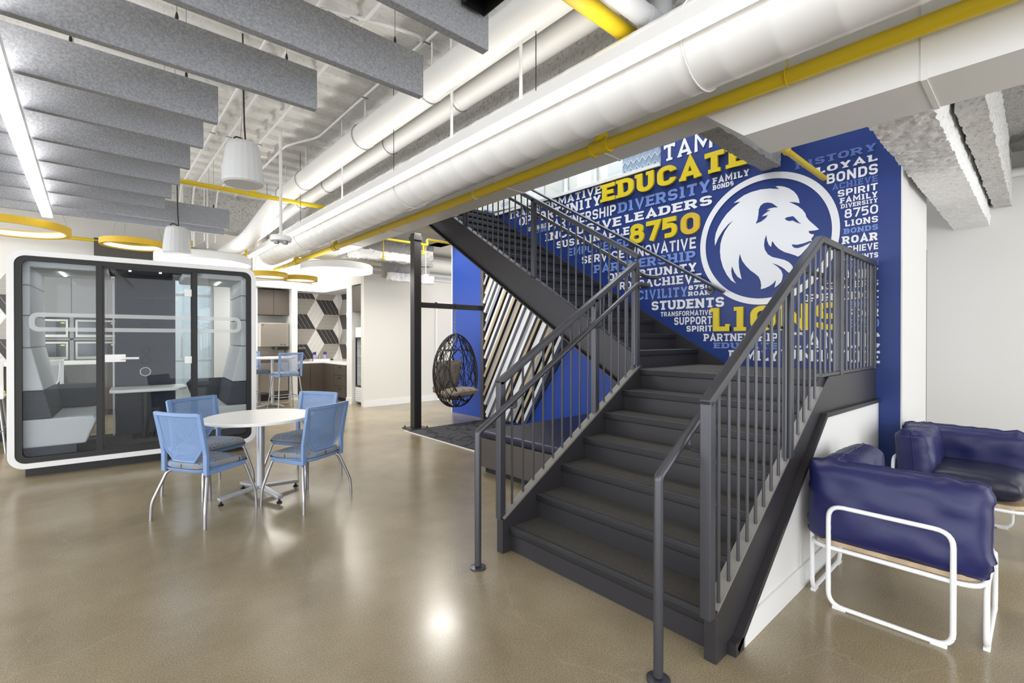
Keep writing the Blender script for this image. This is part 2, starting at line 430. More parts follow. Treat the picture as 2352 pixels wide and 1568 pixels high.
# nook wall under the upper flight
struct('wall_nook', MB().box(5.42,2.3,0,5.52,7.88,3.4), 'nook_blue', 'bright blue wall under the stair behind the slats', 'wall')
struct('baseboard_nook', MB().box(5.405,4.25,0,5.418,7.88,.11), 'nook_blue', 'blue baseboard of the nook wall', 'baseboard')
struct('trim_nook', MB().box(5.41,7.882,0,5.53,7.91,3.4), 'white_paint', 'white end trim of the blue nook wall', 'trim')
# upper level around the stair well
struct('wall_upper', MB().box(5.2,3.05,6.3,5.3,9,6.4), 'white_wall', 'white wall of the upper level', 'wall')
ug = MB()
ug.box(XM-.03,top_y,3.50,XM+.24,7.2,3.54)
struct('trim_sill', ug, 'white_paint', 'white sill cap along the top of the mural', 'trim')
struct('window_1', MB().box(XM+.10,top_y+.02,3.545,XM+.115,7.2,6.0), 'glass_clear', 'upper level glass guard above the mural sill', 'window')
w1 = bpy.data.objects['window_1']
for y in (4.08,4.62,5.25):
    obj('window_mullion', MB().box(XM+.085,y-.012,3.545,XM+.13,y+.012,6.0), 'white_paint', w1)
struct('floor_upper', MB().box(XM+.225,1.62,3.42,12,12,3.5), 'cream_wall', 'upper level floor edge behind the mural', 'floor')
up = MB(); up.box(6.4,1.62,3.52,6.5,14,6.3)
struct('wall_far_upper', up, 'cream_wall', 'cream wall of the upper level seen over the mural', 'wall')
# louvred pane and upper level bits seen through the gap
lv = thing('louvre_panel', 'blue grey herringbone patterned pane above the mural at the upper level', 'panel', (XM+.3,3.2,3.55))
obj('pane', MB().box(XM+.30,3.06,3.55,XM+.32,3.78,4.5), 'louvre', lv)
hb = MB()
for i in range(-8,14):
    for sgn in (1,-1):
        y0 = 3.06+i*.09; p = V((XM+.293, y0, 3.55)); q = p+V((0, sgn*.42, .5))
        for k in range(1,9):
            pass
    if i >= 0 and i < 8:
        yc = 3.06+i*.09
        for k in range(9):
            z = 3.56+k*.1
            hb.bar((XM+.294,yc,z),(XM+.294,yc+.045,z+.06),.006,.010,(1,0,0)); hb.bar((XM+.294,yc+.045,z+.06),(XM+.294,yc+.09,z),.006,.010,(1,0,0))
obj('chevron_pattern', hb, 'white_paint', lv)
pn = MB(); pn.box(6.32,3.9,3.51,6.39,4.75,6.2)
tag(obj('corridor_panel', pn, 'grout'), 'taupe panel on the upper level behind the glass over the mural', 'panel')
# wall above the duct line that closes the stair well toward the lounge
struct('wall_well', MB().box(3.6,-5,4.26,3.75,12,6.4), 'white_wall', 'white upper wall of the stair well above the lounge ceiling', 'wall')
struct('ceiling_well', MB().box(3.6,-5,6.4,12,12,6.55), 'white_paint', 'white ceiling high over the stair well', 'ceiling')
struct('wall_well_end', MB().box(3.76,-.3,3.95,8.1,-.2,6.4), 'white_wall', 'white near end wall of the upper stair well', 'wall')

# far white wall with the door, right of the kitchen
fw = MB(); fw.box(4.37,9.68,0,6.18,9.80,3.7); fw.box(7.2,9.68,0,12,9.80,3.7); fw.box(6.18,9.68,2.32,7.2,9.80,3.7)
struct('wall_far', fw, 'cream_wall', 'cream wall beyond the black post and hanging chair', 'wall')
d2 = struct('door_2', MB().box(6.20,9.72,.01,7.18,9.77,2.30), 'cream_wall', 'cream flush door behind the hanging egg chair', 'door')
obj('door_frame', MB().box(6.155,9.66,0,6.20,9.80,2.34).box(7.18,9.66,0,7.225,9.80,2.34).box(6.155,9.66,2.30,7.225,9.80,2.345), 'white_paint', d2)
struct('baseboard_far', MB().box(4.36,9.662,0,6.15,9.678,.13), 'white_paint', 'white baseboard of the cream wall left of the flush door', 'baseboard')
struct('trim_crown', MB().box(4.36,9.60,2.93,9,9.678,2.99).box(4.36,9.63,2.84,9,9.678,2.87), 'white_paint', 'white double moulding across the cream wall', 'trim')
# kitchen alcove
YB = 12.65
struct('wall_kitchen', MB().box(2.75,YB,0,5.1,YB+.12,3.9), 'white_wall', 'white back wall of the kitchen alcove', 'wall')
struct('wall_kitchen_side', MB().box(4.98,9.81,0,5.1,YB,3.9), 'white_wall', 'white side wall of the kitchen alcove', 'wall')
struct('trim_pier', MB().box(3.59,11.95,0,3.72,YB,2.66), 'white_wall', 'white pier between ice machine niche and counter', 'trim')
struct('trim_pier_right', MB().box(4.37,10.315,0,4.97,10.60,2.66), 'white_wall', 'white pier between the counter and the tall fridge', 'trim')
struct('trim_pier_end', MB().box(4.37,9.81,0,4.97,9.83,2.66), 'white_wall', 'white pier at the near side of the tall fridge', 'trim')
so = MB(); so.box(2.75,11.95,2.66,4.98,YB,3.9); so.box(4.37,9.81,2.66,4.98,11.95,3.9)
struct('trim_soffit', so, 'white_wall', 'white soffit over the kitchen alcove', 'trim')
struct('baseboard_pier', MB().box(3.58,11.935,0,3.73,11.95,.13).box(4.355,10.30,0,4.37,10.61,.13), 'white_paint', 'white baseboards of the kitchen piers', 'baseboard')
# back wall to the left, with a glass storefront
bw = MB(); bw.box(2.0,12.0,0,2.86,12.12,3.9); bw.box(.47,12.0,0,.56,12.12,3.9); bw.box(.56,12.0,2.72,2.0,12.12,3.9); bw.box(-7,12.0,0,-1.0,12.12,3.9); bw.box(-1.0,12.0,2.64,.47,12.12,3.9)
struct('wall_back_left', bw, 'white_wall', 'white wall behind the glass booth', 'wall')
gl = MB(); gl.box(.57,12.05,0,1.99,12.06,2.71)
w2 = struct('window_2', gl, 'glass_blue', 'glass storefront seen through the right bay of the booth', 'window')
for x in (.60,1.02,1.30,1.66,1.97):
    obj('window_mullion', MB().box(x-.022,12.02,0,x+.022,12.09,2.71), 'grey_metal', w2)
obj('window_rail', MB().box(.57,12.03,.98,1.99,12.08,1.02).box(.57,12.03,2.36,1.99,12.08,2.41), 'grey_metal', w2)
obj('door_pull', MB().box(1.40,11.98,1.05,1.44,12.0,1.5), 'grey_metal', w2)
struct('wall_corridor', MB().box(-.2,17,0,4,17.1,3.5), 'white_wall', 'far pale corridor wall behind the storefront', 'wall')
struct('window_3', MB().box(.5,16.9,.9,1.3,16.95,2.3), 'lamp_soft', 'bright far window behind the storefront', 'window')
struct('trim_dark_panel', MB().box(.05,11.7,2.88,2.15,11.98,3.34), 'dark_ceiling', 'dark panel over the storefront, standing in for the farther dark ceiling', 'trim')  # panel added in place of the farther dark ceiling
# big sprayed beams
struct('ceiling_beam', rough_box(MB(), 2.62,-1,3.30,2.92,9.2,3.94, .09, .02, 1), 'fireproof', 'long grey sprayed beam above the linear light', 'beam')
struct('ceiling_beam_cross', rough_box(MB(), -6,9.2,3.28,3.4,9.5,3.94, .11, .022, 2), 'fireproof', 'grey sprayed cross beam beyond the baffles', 'beam')
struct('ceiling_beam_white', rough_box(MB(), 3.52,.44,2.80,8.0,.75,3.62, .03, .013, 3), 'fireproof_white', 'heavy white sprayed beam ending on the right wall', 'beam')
struct('ceiling_beam_small', rough_box(MB(), 4.4,.26,3.0,8.0,.41,3.62, .04, .014, 4), 'fireproof', 'narrower sprayed beam beside the heavy white beam', 'beam')
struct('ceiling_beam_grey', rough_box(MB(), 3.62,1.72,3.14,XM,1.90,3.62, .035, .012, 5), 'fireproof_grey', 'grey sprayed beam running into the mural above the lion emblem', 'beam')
struct('ceiling_beam_right', rough_box(MB(), 7.3,-4,3.32,7.62,.1,3.62, .06, .02, 6), 'fireproof', 'sprayed beam along the top of the right wall', 'beam')
rb = MB(); rough_box(rb, 3.5,8.6,2.98,5.42,8.8,3.7, .06, .02, 7)
struct('ceiling_beam_post', rb, 'fireproof_grey', 'grey sprayed beam behind the black post', 'beam')
struct('ceiling_flange', rough_box(MB(), 3.56,8.42,2.98,5.0,8.58,3.14, .04, .022, 8), 'fireproof_white', 'lumpy white beam flange left of the black post', 'beam')
struct('ceiling_flange_low', rough_box(MB(), 4.55,8.85,2.66,5.6,9.0,2.82, .04, .022, 9), 'fireproof_white', 'lower lumpy white flange right of the black post', 'beam')
struct('ceiling_beam_low', rough_box(MB(), 4.5,9.03,2.72,5.6,9.12,3.7, .06, .02, 10), 'fireproof_grey', 'grey sprayed web above the lower flange', 'beam')
struct('ceiling_slab', MB().box(3.6,6.95,3.42,5.6,8.6,3.7), 'fireproof_grey', 'grey slab soffit above the post frame', 'ceiling')
tag(obj('wall_pipe', MB().tube([(7.90,-5,3.36),(7.90,.9,3.36)],.05,14), 'white_paint', smooth=True), 'white pipe along the top of the right wall', 'pipe')
struct('wall_rear_blocker', MB().box(1.5,-5,0,4.2,-4.85,3.62), 'white_wall', 'added unseen white wall behind the camera, blocking light on the right side', 'wall')  # unseen wall added to hold back sky light on the right side
for i, (ya, yb, m_, lab) in enumerate(((5.0,5.3,'white_paint','white pier on the upper level behind the glass, nearest the taupe panel'),(5.65,5.8,'grout','narrow taupe post on the upper level behind the glass'),(6.25,6.6,'white_paint','white pier on the upper level farthest left above the stair'))):
    tag(obj('upper_pier', MB().box(6.2,ya,3.51,6.36,yb,6.2), m_), lab, 'pier')
# ================================================================== CEILING THINGS
# linear lights
def linear(name, x, y0, y1, zb, zt, w, label):
    t = thing(name, label, 'light', (x,y0,zt), group=None)
    obj('housing', MB().box(x-w/2,y0,zb+.012,x+w/2,y1,zt), 'white_gloss', t)
    obj('diffuser', MB().box(x-w/2+.006,y0+.01,zb,x+w/2-.006,y1-.01,zb+.011), 'lamp_strip', t)
    return t
t = linear('linear_light', 2.095,-4,9.65,2.90,2.975,.10, 'long white linear pendant light running beside the white spiral duct')
for y, m_, r in ((2.27,'conduit',.011),(2.13,'cable_black',.003),(3.06,'conduit',.011),(4.0,'cable_black',.003),(5.2,'conduit',.009),(6.6,'cable_black',.003),(8.2,'cable_black',.003)):
    obj('suspension_rod' if r > .005 else 'suspension_cable', MB().tube([(2.095,y,2.97),(2.095,y,3.92)], r, 8), m_, t, smooth=True)
t = linear('linear_light', -.375,-3,7.76,2.875,2.94,.10, 'white linear light under the grey baffles at the left edge')
t = linear('linear_light', -3.2,-3,7.76,2.875,2.94,.10, 'added unseen white linear light left of the view, for fill')  # extra fixture added out of view to fill the lounge with light
# acoustic baffles
ends = [(1.55,1.925),(1.54,2.554),(1.11,3.162),(.666,3.817),(.664,4.377),(.659,4.997),(.652,5.578),(.646,6.167),(.643,6.718),(1.411,7.36),(1.437,7.844)]
ords = ['nearest','second','third','fourth','fifth','sixth','seventh','eighth','ninth','tenth','last']
for i, (xe, y) in enumerate(ends):
    lab = 'grey felt ceiling baffle, %s of the row counted from the camera' % ords[i]
    t = thing('ceiling_baffle', lab, 'baffle', (xe,y+.025,2.95), group='grey felt baffles hung from the deck')
    obj('baffle_panel', MB().box(-5.6,y,2.95,xe,y+.05,3.205), 'felt', t, bevel=.004)
    for x in (xe-.18,xe-.75,xe-1.5,xe-2.6):
        obj('hanger_wire', MB().tube([(x,y+.025,3.24),(x,y+.025,3.93)],.0022,6), 'cable_steel', t)
        obj('hanger_grip', MB().lathe([(.004,0),(.008,.004),(.008,.03),(.003,.05)],(x,y+.025,3.204),8), 'cable_black', t, smooth=True)
for y in (1.3,.6,-.1,-.8):
    t = thing('ceiling_baffle', 'grey felt ceiling baffle out of the frame above the camera', 'baffle', (1.2,y,2.95), group='grey felt baffles above the camera')
    obj('baffle_panel', MB().box(-5.6,y,2.95,1.2 if y > .1 else .6,y+.05,3.205), 'felt', t)
# spiral duct
def spiral():
    mb = MB(); y = -4.0; prof = []
    pts = []; rs = []
    while y < 9.0:
        pts += [(2.40,y,2.99),(2.40,y+.008,2.99),(2.40,y+.016,2.99)]; rs += [.22,.2217,.22]; y += .24
    pts.append((2.40,9.15,2.99)); rs.append(.22)
    mb.tube(pts, rs, 40); return mb
sd = thing('spiral_duct', 'big white round spiral duct running beside the linear light', 'duct', (2.40,3,2.99))
obj('duct_body', spiral(), 'white_gloss', sd, smooth=True)
for y in (1.2,4.2,7.2):
    obj('hanger_strap', MB().tube([(2.40+.226*math.cos(a),y,2.99+.226*math.sin(a)) for a in [2*PI*i/32 for i in range(32)]],.005,6,closed=True), 'conduit', sd)
# rectangular duct with a taper
XF = 3.50; XN = 3.07; Z1 = 3.034; Z2 = 2.73
rd = thing('rectangular_duct', 'white rectangular air duct that steps down at the right above the stair', 'duct', (3.28,2,Z2))
db = MB(); ya, yb = 1.26, 1.62
db.prism([(-4,Z2),(ya,Z2),(yb,Z1),(9.1,Z1),(9.1,3.40),(-4,3.40)], 0, XN, XF)
obj('duct_body', db, 'white_paint', rd)
for y in (0.4,2.5,3.75,5.0,6.3,7.7):
    z = Z2 if y < ya else Z1
    obj('duct_seam', MB().box(XN-.006,y-.012,z-.006,XF+.006,y+.012,z+.0).box(XN-.006,y-.012,z,XN,y+.012,3.40), 'white_paint', rd)
# main yellow sprinkler pipe
def pipe_fit(mb, c, ax, r, L):
    d = V((1,0,0)) if ax == 0 else V((0,1,0)) if ax == 1 else V((0,0,1)); c = V(c)
    mb.tube([c-d*L, c-d*L*.7, c-d*L*.7, c+d*L*.7, c+d*L*.7, c+d*L], [r*1.32,r*1.32,r*1.18,r*1.18,r*1.32,r*1.32], 20)
yp = thing('sprinkler_main', 'thick yellow sprinkler main clipped along the white rectangular duct', 'pipe', (2.97,3,2.945))
obj('pipe', MB().tube([(2.97,-4,2.945),(2.97,11.0,2.945)],.044,20), 'yellow_pipe', yp, smooth=True)
for y in (2.30,9.6):
    f = MB(); pipe_fit(f, (2.97,y,2.945), 1, .044, .085); f.tube([(2.97,y,2.945),(2.97,y,3.35)],.036,16); f.tube([(2.97,y,2.98),(2.97,y,3.05)],.052,16)
    obj('tee_fitting', f, 'yellow_pipe', yp, smooth=True)
f = MB(); f.tube([(2.97,7.65,2.945),(2.97,7.65,3.3)],.034,14); pipe_fit(f,(2.97,7.65,2.945),1,.044,.06)
obj('riser_fitting', f, 'yellow_pipe', yp, smooth=True)
for y in (.98,3.9,6.0):
    h = MB(); h.tube([(2.97+.049*math.cos(a),y,2.945+.049*math.sin(a)) for a in [2*PI*i/24 for i in range(24)]],.004,6,closed=True); h.tube([(2.97,y,2.99),(2.97,y,3.2)],.004,6)
    obj('pipe_clip', h, 'yellow_pipe' if y < 2 else 'conduit', yp, smooth=True)
# branch pipes
def xpipe(name, label, x0, x1, y, z, r, tees=(), extra=None, m_='yellow_pipe', cat='pipe'):
    t = thing(name, label, cat, (x0,y,z)); mb = MB().tube([(x0,y,z),(x1,y,z)], r, 16); obj('pipe', mb, m_, t, smooth=True)
    for x in tees:
        f = MB(); pipe_fit(f,(x,y,z),0,r,.055); f.tube([(x,y,z),(x,y,z+.14)], r*.8, 12); f.tube([(x,y,z+.09),(x,y,z+.14)], r*1.15, 12)
        obj('tee_fitting', f, m_, t, smooth=True)
    return t
P1 = onZ(585,447,3.29)
xpipe('sprinkler_pipe', 'yellow sprinkler branch pipe crossing under the two white pipes behind the big speaker', -2.0, 2.9, P1.y, 3.29, .028, tees=(P1.x,))
P2 = onZ(440,575,3.29)
xpipe('sprinkler_pipe', 'far yellow sprinkler branch pipe behind the small speaker and yellow rings', -3.0, 2.6, P2.y, 3.29, .032, tees=(P2.x,))
xpipe('sprinkler_pipe', 'short yellow sprinkler pipe at top centre above the linear light', -.2, 2.9, 1.665, 3.275, .05)
t = xpipe('grey_pipe', 'grey insulated pipe with an elbow at top centre beside the yellow pipe', -.2, 2.44, 1.52, 3.29, .060, m_='grey_duct')
obj('elbow', MB().tube(fillet([(2.36,1.52,3.29),(2.535,1.52,3.29),(2.535,1.52,3.9)],.1,6),.064,16), 'grey_duct', t, smooth=True)
t = xpipe('sprinkler_pipe', 'yellow sprinkler pipe running into the blue mural beside the lion emblem', 3.52, XM-.005, 1.352, 2.93, .024)
f = MB(); pipe_fit(f,(4.05,1.352,2.93),0,.024,.05); obj('coupling', f, 'yellow_pipe', t, smooth=True)
Q1 = onY(905,552,7.4); Q2 = onY(975,562,7.4); Q3 = onY(1030,553,7.4)
t = thing('sprinkler_pipe', 'thin yellow sprinkler pipe with a drop behind the black post', 'pipe', Q2)
mb = MB(); mb.tube(fillet([(Q1.x-1.2,7.4,Q2.z),(Q2.x+.06,7.4,Q2.z),(Q2.x+.06,7.4,Q2.z+.1),(Q3.x+.6,7.4,Q2.z+.1)],.02),.022,12)
mb.tube([(Q2.x-.02,7.4,Q2.z),(Q2.x-.02,7.4,Q2.z-.14)],.02,12); mb.lathe([(.03,-.18),(.03,-.13),(.02,-.1)],(Q2.x-.02,7.4,Q2.z),12)
obj('pipe', mb, 'yellow_pipe', t, smooth=True)
q = onY(881,590,8.3)
tag(obj('fire_sprinkler', MB().lathe([(.008,3.7-q.z),(.008,.06),(.012,.06),(.012,.03),(.022,.02),(.022,-.03),(.03,-.035),(.03,-.05)],q,12), 'yellow_pipe', smooth=True), 'small yellow sprinkler head hanging left of the black post', 'sprinkler')
# pair of insulated pipes
def big_pipe(x, r, label, yend, dx, zl):
    t = thing('insulated_pipe', label, 'pipe', (x,3,3.50), group=None)
    pts = [(x,-4,3.50),(x,yend,3.50),(x-dx,yend+.5,zl),(x-dx,yend+3.2,zl)]
    obj('pipe', MB().tube(fillet(pts,.28,7), r, 28), 'white_paint', t, smooth=True)
    for y in (1.35,3.3,4.55,6.3,yend-.4):
        obj('clamp_ring', MB().tube([(x,y,3.50),(x,y+.022,3.50)], r+.004, 28), 'white_gloss', t, smooth=True)
        obj('hanger_rod', MB().tube([(x,y,3.50+r),(x,y,3.92)],.007,8), 'conduit', t, smooth=True)
        obj('hanger_loop', MB().tube([(x+(r+.008)*math.cos(a),y+.04,3.50+(r+.008)*math.sin(a)) for a in [2*PI*i/28 for i in range(28)]],.004,6,closed=True), 'cable_steel', t)
    return t
big_pipe(2.07,.118,'white insulated pipe, left one of the pair under the deck',7.55,.27,2.98)
big_pipe(2.37,.087,'white insulated pipe, right one of the pair beside the sprayed beam',7.75,.36,3.14)
# conduits under the deck, run along Y
cx = [(545,205,500,300),(585,225,480,395),(660,225,560,345)]
cons = [([(665,206),(586,275),(520,325),(425,410)],'conduit in the middle of the three behind the big speaker'),
        ([(540,210),(497,290)],'conduit nearest the baffle ends with a small kink'),
        ([(670,245),(575,350)],'conduit passing just right of the big speaker')]
def yz(u, v, z=3.86): return onZ(u, v, z)
def conduit(label, pts, r=.014):
    t = thing('conduit', label, 'conduit', pts[0]); obj('tube', MB().tube(pts, r, 10), 'conduit', t, smooth=True)
    for i in range(1,4):
        p = V(pts[0]).lerp(V(pts[1]), i/4); obj('clip', MB().box(p.x-.03,p.y-.008,p.z-.018,p.x+.03,p.y+.008,p.z-.012), 'cable_steel', t)
for i, (u, v, lab) in enumerate([(545,206,'white conduit under the deck nearest the baffle ends'),(588,222,'second white conduit under the deck, behind the big speaker cable'),(668,246,'third white conduit under the deck, running right of the big speaker')]):
    p = yz(u, v); z = 3.86
    conduit(lab, fillet([(p.x,-1,z),(p.x,9.0,z),(p.x,9.17,z-.3),(p.x,9.17,3.05)],.1))
p1 = yz(862,200); p2 = yz(740,318); p3 = yz(655,335); p4 = yz(620,365)
conduit('white conduit bending in an S above the big speaker toward the emergency light', fillet([(p1.x,1.0,3.86),(p1.x,p2.y,3.86),(p3.x,p3.y,3.86),(p3.x,9.1,3.86)],.12))
for i, (u, lab) in enumerate([(494,'white conduit dropping down the cross beam, leftmost'),(512,'white conduit dropping down the cross beam, in the middle'),(535,'white conduit dropping down the cross beam, right end')]):
    a = onY(u-75,430,9.16)
    tag(obj('conduit', MB().tube([(a.x+i*.05,9.16,3.95),(a.x+i*.05,9.16,2.95)],.014,8), 'conduit', smooth=True), lab, 'conduit')
q1 = yz(805,72); 
conduit('white conduit above the second and nearest baffles', fillet([(q1.x-.5,yz(810,70).y,3.86),(q1.x+.2,yz(900,62).y,3.86),(yz(980,90).x,yz(980,90).y,3.86),(yz(980,90).x,yz(900,150).y,3.86)],.1))
# pole with the emergency light
e1 = onY(645,548,5.9); t = thing('emergency_light', 'white two-headed emergency light on a pole in front of the linear light', 'light', (e1.x,5.9,e1.z))
obj('pole', MB().tube([(e1.x,5.9,e1.z+.03),(e1.x,5.9,3.9)],.017,12), 'conduit', t, smooth=True)
obj('body', MB().lathe([(.02,.05),(.11,.03),(.12,-.0),(.11,-.03),(.04,-.04)],(e1.x,5.9,e1.z),24), 'white_gloss', t, smooth=True)
for s in (-.07,.05): obj('lamp_head', MB().lathe([(.03,0),(.03,-.03),(.01,-.035)],(e1.x+s*.7,5.87-s*.3,e1.z-.035),14), 'cable_steel', t, smooth=True)
# pendant speakers
def speaker(u, v, D, label):
    a = (u-1176)/FPX; p = (_F0+_R*a)*D; z = EYE+(779.4-v)/FPX*D
    t = thing('pendant_speaker', label, 'speaker', (p.x,p.y,z)); c = (p.x,p.y,z)
    obj('body', MB().lathe([(.135,.0),(.150,.012),(.152,.03),(.143,.14),(.130,.24),(.120,.305),(.108,.33),(.03,.335)],c,20), 'speaker_white', t, smooth=False, bevel=0)
    obj('grille', MB().lathe([(.0005,.012),(.10,.004),(.132,.001),(.140,.006)],c,32,caps=False), 'white_gloss', t, smooth=True)
    obj('cable', MB().tube([(p.x+.02,p.y,z+.33),(p.x+.01,p.y,z+.5),(p.x,p.y,3.92)],.006,8), 'cable_black', t, smooth=True)
    obj('hanging_wire', MB().tube([(p.x-.02,p.y,z+.33),(p.x-.004,p.y,z+.6),(p.x,p.y,3.92)],.002,6), 'cable_steel', t)
    obj('plug', MB().tube(fillet([(p.x-.07,p.y,z+.32),(p.x-.06,p.y,z+.38),(p.x-.0,p.y,z+.37),(p.x+.02,p.y,z+.33)],.03),.006,8), 'cable_black', t, smooth=True)
    return t
speaker(559,425,3.84,'large white pendant speaker hanging right of the baffle ends')
speaker(407,583,6.0,'smaller looking white pendant speaker hanging above the glass booth')
# small bits
p = yz(497,362,3.6)
tag(obj('smoke_detector', MB().lathe([(.04,-.06),(.055,-.05),(.055,0),(.02,.03),(.02,.3)],onZ(520,382,3.62),20), 'white_paint', smooth=True), 'small white round detector under the conduits by the baffle ends', 'detector')
bx = thing('junction_box', 'open black metal ceiling box at top centre in front of the nearest baffle', 'box', (1.46,1.80,3.10))
b = MB(); x0,x1,y0,y1,z0,z1 = 1.36,1.50,1.74,1.90,3.09,3.22
b.box(x0,y0,z0,x0+.006,y1,z1).box(x1-.006,y0,z0,x1,y1,z1).box(x0,y0,z0,x1,y0+.006,z1).box(x0,y1-.006,z0,x1,y1,z1).box(x0,y0,z1-.006,x1,y1,z1)
obj('box_shell', b, 'black_plastic', bx)
obj('socket', MB().lathe([(.02,-.05),(.04,-.04),(.04,0)],(1.43,1.82,z1-.005),20), 'black_frame', bx, smooth=True)
obj('knockout', MB().tube([(x1-.008,1.79+.025*math.cos(a),3.15+.025*math.sin(a)) for a in [2*PI*i/20 for i in range(20)]],.003,6,closed=True), 'cable_steel', bx)
obj('hanger_rod', MB().tube([(1.43,1.82,3.22),(1.43,1.82,3.9)],.006,8), 'conduit', bx)
# round disc pendants
def disc(u, v, D, r, label, ztop=3.9):
    a = (u-1176)/FPX; p = (_F0+_R*a)*D; z = EYE+(779.4-v)/FPX*D
    t = thing('disc_pendant', label, 'light', (p.x,p.y,z))
    obj('rim', MB().lathe([(r-.004,0),(r,.0),(r,.10),(r-.02,.12),(.02,.12)],(p.x,p.y,z),56,caps=False), 'white_paint', t, smooth=True)
    obj('diffuser', MB().lathe([(.001,.002),(r-.004,.002),(r-.004,.006)],(p.x,p.y,z),56,caps=False), 'lamp_disc', t)
    for k in range(3):
        g = 2*PI*k/3+.4
        obj('suspension_wire', MB().tube([(p.x+r*.7*math.cos(g),p.y+r*.7*math.sin(g),z+.12),(p.x,p.y,z+.34)],.002,6), 'cable_steel', t)
    obj('stem', MB().tube([(p.x,p.y,z+.33),(p.x,p.y,ztop)],.006,8), 'conduit', t)
    return (p.x,p.y,z)
DISCS = [disc(775,624,8.37,.60,'white glowing disc pendant hanging in front of the kitchen alcove',3.034),
         disc(649,653,10.3,.60,'white glowing disc pendant half hidden behind the booth and yellow rings'),
         disc(470,606,6.95,.60,'white glowing disc pendant just above the booth roof')]
def ring(u, v, D, r, label):
    a = (u-1176)/FPX; p = (_F0+_R*a)*D; z = EYE+(779.4-v)/FPX*D
    t = thing('ring_pendant', label, 'light', (p.x,p.y,z)); h = .085
    obj('band', MB().lathe([(r-.05,0),(r,0),(r,h),(r-.05,h),(r-.05,0)],(p.x,p.y,z),56,caps=False), 'yellow_ring', t, smooth=False)
    obj('inner_diffuser', MB().lathe([(r-.052,.012),(r-.052,h-.012)],(p.x,p.y,z),56,caps=False), 'lamp_ring', t)
    for k in range(3):
        g = 2*PI*k/3+.2
        obj('suspension_wire', MB().tube([(p.x+(r-.02)*math.cos(g),p.y+(r-.02)*math.sin(g),z+h),(p.x+(r-.02)*math.cos(g)*.4,p.y+(r-.02)*math.sin(g)*.4,3.9)],.002,6), 'cable_steel', t)
ring(20,528,5.6,.55,'yellow ring pendant cut by the left edge of the photo')
ring(307,567,7.2,.40,'yellow ring pendant above the booth left of the small speaker')
ring(618,637,8.6,.31,'yellow ring pendant right of the booth, left one of the pair')
ring(691,645,9.3,.31,'yellow ring pendant right of the booth, right one of the pair')
# yellow drop pipe and cream duct by the kitchen
q = onY(566,610,9.0)
tag(obj('sprinkler_drop', MB().tube([(q.x,9.0,3.27),(q.x,9.0,q.z-.12)],.02,10), 'yellow_pipe', smooth=True), 'short yellow vertical pipe at the right end of the booth roof', 'pipe')
t = thing('round_duct', 'cream round duct crossing in front of the cream wall above the kitchen', 'duct', (4,9.38,3.17))
obj('duct_body', MB().tube([(2.2,9.38,3.17),(7.5,9.38,3.17)],.16,32), 'cream_wall', t, smooth=True)
for x in (3.2,4.0,4.9): obj('duct_seam', MB().tube([(x,9.38,3.17),(x+.02,9.38,3.17)],.163,32), 'cream_wall', t, smooth=True)
q = onY(978,640,8.2)
t = thing('downlight', 'white cylinder downlight hanging right of the black post', 'light', (q.x,8.2,q.z))
obj('can', MB().lathe([(.058,-.085),(.058,.085),(.01,.085)],(q.x,8.2,q.z),28), 'white_paint', t, smooth=True)
obj('lens', MB().lathe([(.001,-.086),(.05,-.086)],(q.x,8.2,q.z),28,caps=False), 'lamp_soft', t)
obj('stem', MB().tube([(q.x,8.2,q.z+.08),(q.x,8.2,3.42)],.008,8), 'conduit', t)
# ================================================================== STAIRCASE
RISE = .168; RUN = .262; X0 = 2.13; YL = 2.45; YR = 1.0; ZL = 7*RISE     # lower flight climbs +X, landing, upper flight climbs +Y
st = thing('staircase', 'dark steel staircase turning at a landing in front of the blue mural', 'stairs', (2.1,1.7,0))
def S(name, mb, m_, parent=None, **kw): return obj(name, mb, m_, parent or st, **kw)
# lower flight
for i in range(7):
    x = X0+RUN*i; z = RISE*(i+1)
    S('riser', MB().box(x+.028,YR+.02,z-RISE if i else 0,x+.036,YL-.02,z-.012), 'steel')
    if i < 6:
        tr = S('tread', MB().box(x+.045,YR+.022,z-.03,x+RUN+.03,YL-.022,z), 'carpet_tread')
    else:
        tr = S('landing', MB().box(x+.045,YR+.022,z-.03,XM-.02,YL+.12,z), 'carpet_tread')
    n = S('nosing', MB().box(x,YR+.021,z-.046,x+.05,YL-.021,z+.001), 'nosing_black', tr, bevel=.006)
    S('nosing_edge', MB().box(x+.004,YR+.021,z+.0012,x+.034,YL-.021,z+.003), 'nosing_edge', tr)
S('landing_pan', MB().box(3.74,YR+.02,ZL-.22,XM-.02,YL+.3,ZL-.032), 'steel')
def lz(x): return .227+(x-2.093)*.604
def lower_stringer(y0, y1):
    poly = [(2.075,0),(2.075,.227),(2.10,.232),(3.56,lz(3.56)),(3.72,lz(3.72) if y0 > 2 else 1.2),(3.72,.90),(2.50,.0)]
    return MB().prism(poly, 1, y0, y1)
S('stringer', lower_stringer(2.43,2.49), 'steel', bevel=.004)
S('stringer', lower_stringer(.967,1.025), 'steel', bevel=.004)
S('stringer_cap', MB().bar((2.09,2.46,.235),(3.70,2.46,.235+1.61*.604),.062,.012,(0,0,1)), 'flange_cap_lit')
S('stringer_cap', MB().bar((2.09,.996,.235),(3.58,.996,.235+1.49*.604),.060,.012,(0,0,1)), 'flange_cap_lit')
